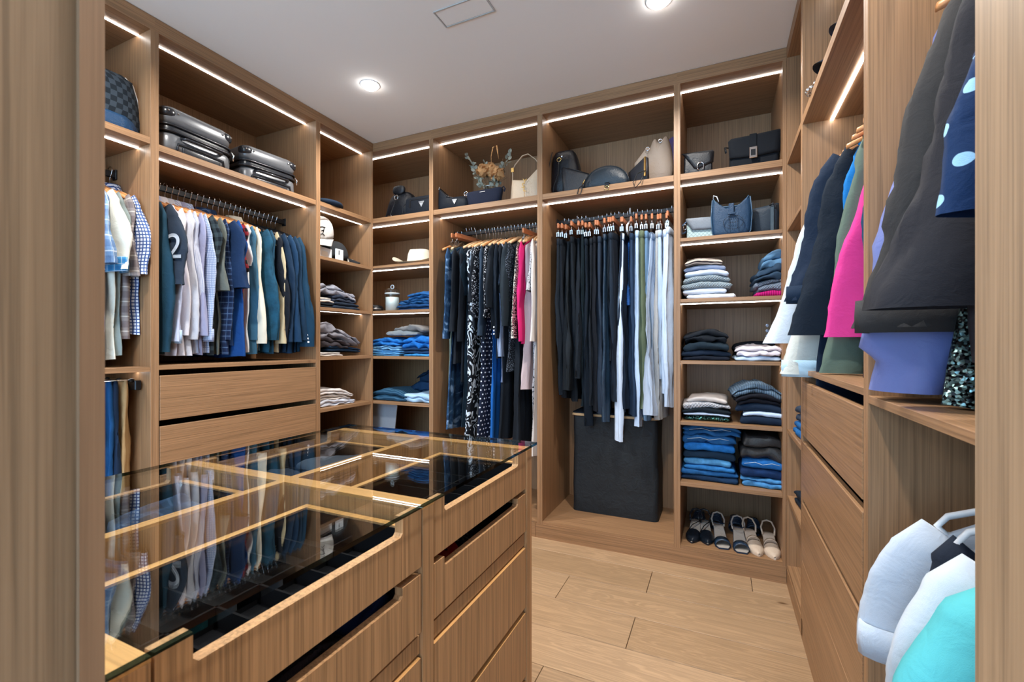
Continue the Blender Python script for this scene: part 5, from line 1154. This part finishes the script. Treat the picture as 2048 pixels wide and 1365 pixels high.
# ---------------- hamper
o = place('laundry_hamper', 'tall black fabric laundry hamper with bamboo-rimmed lid', 'hamper', 'B', -.617, .405, .105, 0)
m = rbox(.55,.27,.63,.035,.0,top=.98,rows=14,n=6)
m.v = [(x + .006*noise.noise((x*7,z*6,1.)) , y + (.010*noise.noise((x*9,z*7,5.)) + .006*noise.noise((x*24,z*20,2.)))*(1 if .02 < z < .62 else 0), z) for x, y, z in m.v]
obj('fabric_body', m, fab((34,38,42), rough=.55, bumpy=.5), o, smooth=True, auto=50)
obj('lid_rim', rbox(.565,.285,.016,.04,.003,z0=.630), plain('bamboo', lin(196,160,116), .5), o, smooth=True, auto=40)
obj('lid_top', rbox(.555,.275,.008,.038,.003,z0=.645), fab((22,32,46)), o, smooth=True, auto=40)

# ---------------- suitcases on the left wall
GM = plain('grey_shell', lin(112,114,118), .3, .2); BP = plain('black_plastic', (.02,.022,.028), .25)
def suitcase(label, run, dep, yaw, w=.35, d=.50, h=.225):
    o = place('suitcase', label, 'suitcase', 'L', run, dep, 2.128, yaw)
    cy = d/2
    obj('lower_shell', rbox(w,d,h*.44,.05,.03,z0=.0,c=(0,cy),n=8), GM, o, smooth=True, auto=50)
    obj('upper_shell', rbox(w,d,h*.42,.05,.035,z0=h*.58,c=(0,cy),n=8), GM, o, smooth=True, auto=50)
    obj('zipper_band', rbox(w-.004,d-.004,h*.18,.05,.002,z0=h*.42,c=(0,cy),n=8), BP, o, smooth=True, auto=50)
    for zz in (h*.44, h*.57): obj('rubber_seal', MB().tube([(x, y+cy, zz) for x, y in rplan(w+.004, d+.004, .05, 8)], .005, 6, closed=True), BP, o, smooth=True)
    for sx in (-1, 1):
        c = obj('corner_guard', rbox(.075,.075,.05,.035,.02,z0=h-.062,c=(sx*(w/2-.034), .034),n=8), BP, o, smooth=True, auto=50)
        for dx in (-.022, .022): obj('rivet', MB().lathe([(0,.003),(.004,.002),(.005,0)], 10).move((sx*(w/2-.04)+dx, -.004, h-.035), rx=PI/2), CHROME, c)
    obj('carry_handle', MB().tube([(-.10,-.001,h*.34),(-.09,-.022,h*.33),(0,-.026,h*.33),(.09,-.022,h*.33),(.10,-.001,h*.34)], .011, 8, flat=.6), BP, o, smooth=True)
    obj('handle_recess', MB().tube([(-.12,-.002,.01),(-.115,-.003,h*.20),(0,-.003,h*.22),(.115,-.003,h*.20),(.12,-.002,.01)], .006, 6), BP, o, smooth=True)
    obj('telescopic_handle', rbox(.19,.012,.030,.005,.004,z0=.006,c=(0,-.004)), BP, o, smooth=True, auto=40)
    obj('zip_pull', MB().tube([(w/2-.02,-.004,h*.5),(w/2-.01,-.012,h*.42),(w/2-.012,-.01,h*.30)], .004, 6), CHROME, o, smooth=True)
    return o
suitcase('grey hard-shell suitcase lying flat, left of the two', 1.445, .045, 4, .355)
suitcase('grey hard-shell suitcase lying flat, right of the two', 1.865, .075, -6, .335, h=.22)
# checkered backpack
o = place('checked_backpack', 'dark grey checkered canvas backpack on the top left shelf', 'backpack', 'L', 1.075, .045, 2.146, 0)
CK = fab((50,60,70),'checker',(22,30,38), f=42)
obj('body', MB().pillow([(-.15,0),(-.155,.15),(-.14,.25),(-.10,.268),(.06,.270),(.10,.255),(.125,.15),(.135,.03),(.125,0)], .19, 6, .45, .10), CK, o, smooth=True)
obj('base_panel', MB().pillow([(-.15,0),(-.152,.075),(.05,.072),(.08,.055),(.115,0)], .03, 3, .6, .018), leather((28,62,96), .4), o, smooth=True)
obj('zipper', MB().tube([(.068,.052,.262),(.098,.050,.24),(.116,.050,.18),(.124,.050,.12)], .0045, 6), CHROME, o, smooth=True)
obj('side_pocket', MB().pillow([(.10,0),(.10,.10),(.125,.12),(.150,.08),(.155,.01)], .10, 4, .5, .09), CK, o, smooth=True)

# ---------------- right wall
cap('dark cap with bill over the shelf edge, upper of two on the right', 1.64, 2.137, fab((50,58,78)), side='R', dep=.150, yaw=0, sz=.85)
cap('navy-black cap with bill over the shelf edge, farther of two', 1.84, 2.137, fab((22,30,42)), side='R', dep=.14, yaw=0, sz=.85)
o = place('beaded_necklace', 'silver beaded necklace at the edge of the right top shelf', 'jewellery', 'R', 1.99, .03, 2.136, 0)
for k in range(14):
    a = 2*PI*k/14; obj('bead', MB().lathe([(0,.009),(.006,.006),(.009,0),(.006,-.006),(0,-.009)], 10).move((.04*math.cos(a), .04*math.sin(a), .009)), CHROME, o, smooth=True)
o = place('glass_vial', 'small clear glass vial beside the beaded necklace', 'bottle', 'R', 2.08, .03, 2.136, 0)
obj('vial_body', MB().lathe([(.0,0),(.012,0),(.012,.05),(.006,.06),(.006,.07)], 16), GLASS, o, smooth=True); obj('vial_cap', MB().lathe([(0,.085),(.008,.084),(.008,.068)], 12), CHROME, o, smooth=True)
stack('R', 2.40, .02, Z5, [('folded_jeans','bright blue jeans on the corner shelf of the right wall',.26,.07,DN((32,104,170)),2,0), ('folded_jersey','dark slate top on the blue jeans in the right corner bay',.20,.07,fab((46,60,80)),2,.03)], .02)
stack('R', 2.40, .03, Z4, [('folded_jersey','small black garment on the fourth shelf of the right corner bay',.20,.06,fab((20,26,34)),1,0)], .02)
stack('R', 2.38, .02, Z6, [('folded_jersey','rounded black garment on the lowest corner shelf of the right wall',.34,.08,fab((16,30,44)),1,.0,dict(round_=.08))], .03)
o = place('fluffy_slipper', 'white fluffy slipper at the floor of the right corner bay', 'shoe', 'R', 2.30, .02, .105, 0)
obj('sole', rbox(.10,.25,.02,.045,.005,c=(0,.13)), plain('slipper_sole', (.5,.48,.45), .8), o, smooth=True)
fl = blob((0,0,0), 1, 4, 12); fl.v = [(x*.055, .09+y*.09, .05+z*.042 + .004*noise.noise((x*9,y*9,z*9))) for x, y, z in fl.v]; obj('fluffy_upper', fl, fab((226,222,218)), o, smooth=True)

# ---------------- things inside drawers
def inside(nm, lb, x, y, z, w, d, h, mt, yaw=0, rough=.012):
    m = folded_mb(w, h, d, 1, R.randrange(99), 0.0001, rough=rough, y0=-d/2); o = obj(nm, m, mt, None, (x, y, z), math.radians(yaw), smooth=True); tag(o, lb, 'clothing'); return o
inside('silk_scarf', 'red silk scarf in the second far drawer of the island', -.62, .93, .672, .09, .12, .035, fab((190,24,34), rough=.5), 20)
inside('silk_scarf', 'teal patterned scarf in the second far drawer of the island', -.60, .86, .672, .09, .07, .03, fab((22,96,100),'floral',(190,190,180),(30,30,40)), -15)
inside('lace_garment', 'white tissue paper sheet in the second far drawer of the island', -.64, .80, .675, .10, .07, .04, fab((190,186,184)), 10)
inside('dark_scarf', 'black crumpled scarf in the second far drawer of the island', -.62, 1.05, .672, .12, .10, .035, fab((24,26,30),'spatter',(90,96,90)), 0)
inside('black_garment', 'black satin garment in the second near drawer of the island', -.66, .45, .672, .16, .30, .04, leather((22,24,32), .4), 0)
inside('blue_garment', 'navy garment in the second near drawer of the island', -.62, .66, .672, .10, .10, .045, fab((20,40,80)), 10)
inside('rolled_belt', 'dark red patterned scarf low in the near island drawer', -.60, .30, .672, .09, .09, .03, fab((90,30,34),'spatter',(20,20,20)), 0)
for k, (y, c, lb, z_) in enumerate([(1.62,(30,66,110),'dark blue garment peeking from the top left-wall drawer',.93), (1.90,(36,90,140),'blue rolled socks peeking from the top left-wall drawer',.93), (1.55,(20,34,56),'navy garment in the third left-wall drawer',.47), (1.80,(26,58,104),'blue garment in the third left-wall drawer',.47)]):
    inside('folded_garment', lb, XL-.18, y, z_, .22, .26, .075, fab(c), 90)
inside('folded_garment', 'blue floral garment in the top right-wall drawer', XR+.16, 1.55, .93, .30, .22, .075, fab((60,120,190),'floral',(30,50,100),(200,60,90)), 90)
# clothes in the left-facing island drawers
for k, (y, c) in enumerate([(.40,(40,46,58)),(.62,(30,52,84)),(.90,(26,36,56)),(1.12,(60,70,86))]):
    inside('folded_garment', ['grey-black garment','navy plaid garment','dark navy garment','slate grey garment'][k] + ' in the top drawer on the aisle side of the island, %s' % ['nearest','second nearest','second farthest','farthest'][k], -1.14, y, .790, .20, .17, .035, fab(c, 'plaid' if k == 1 else 'plain', (20,30,50), (60,80,110)), 0)
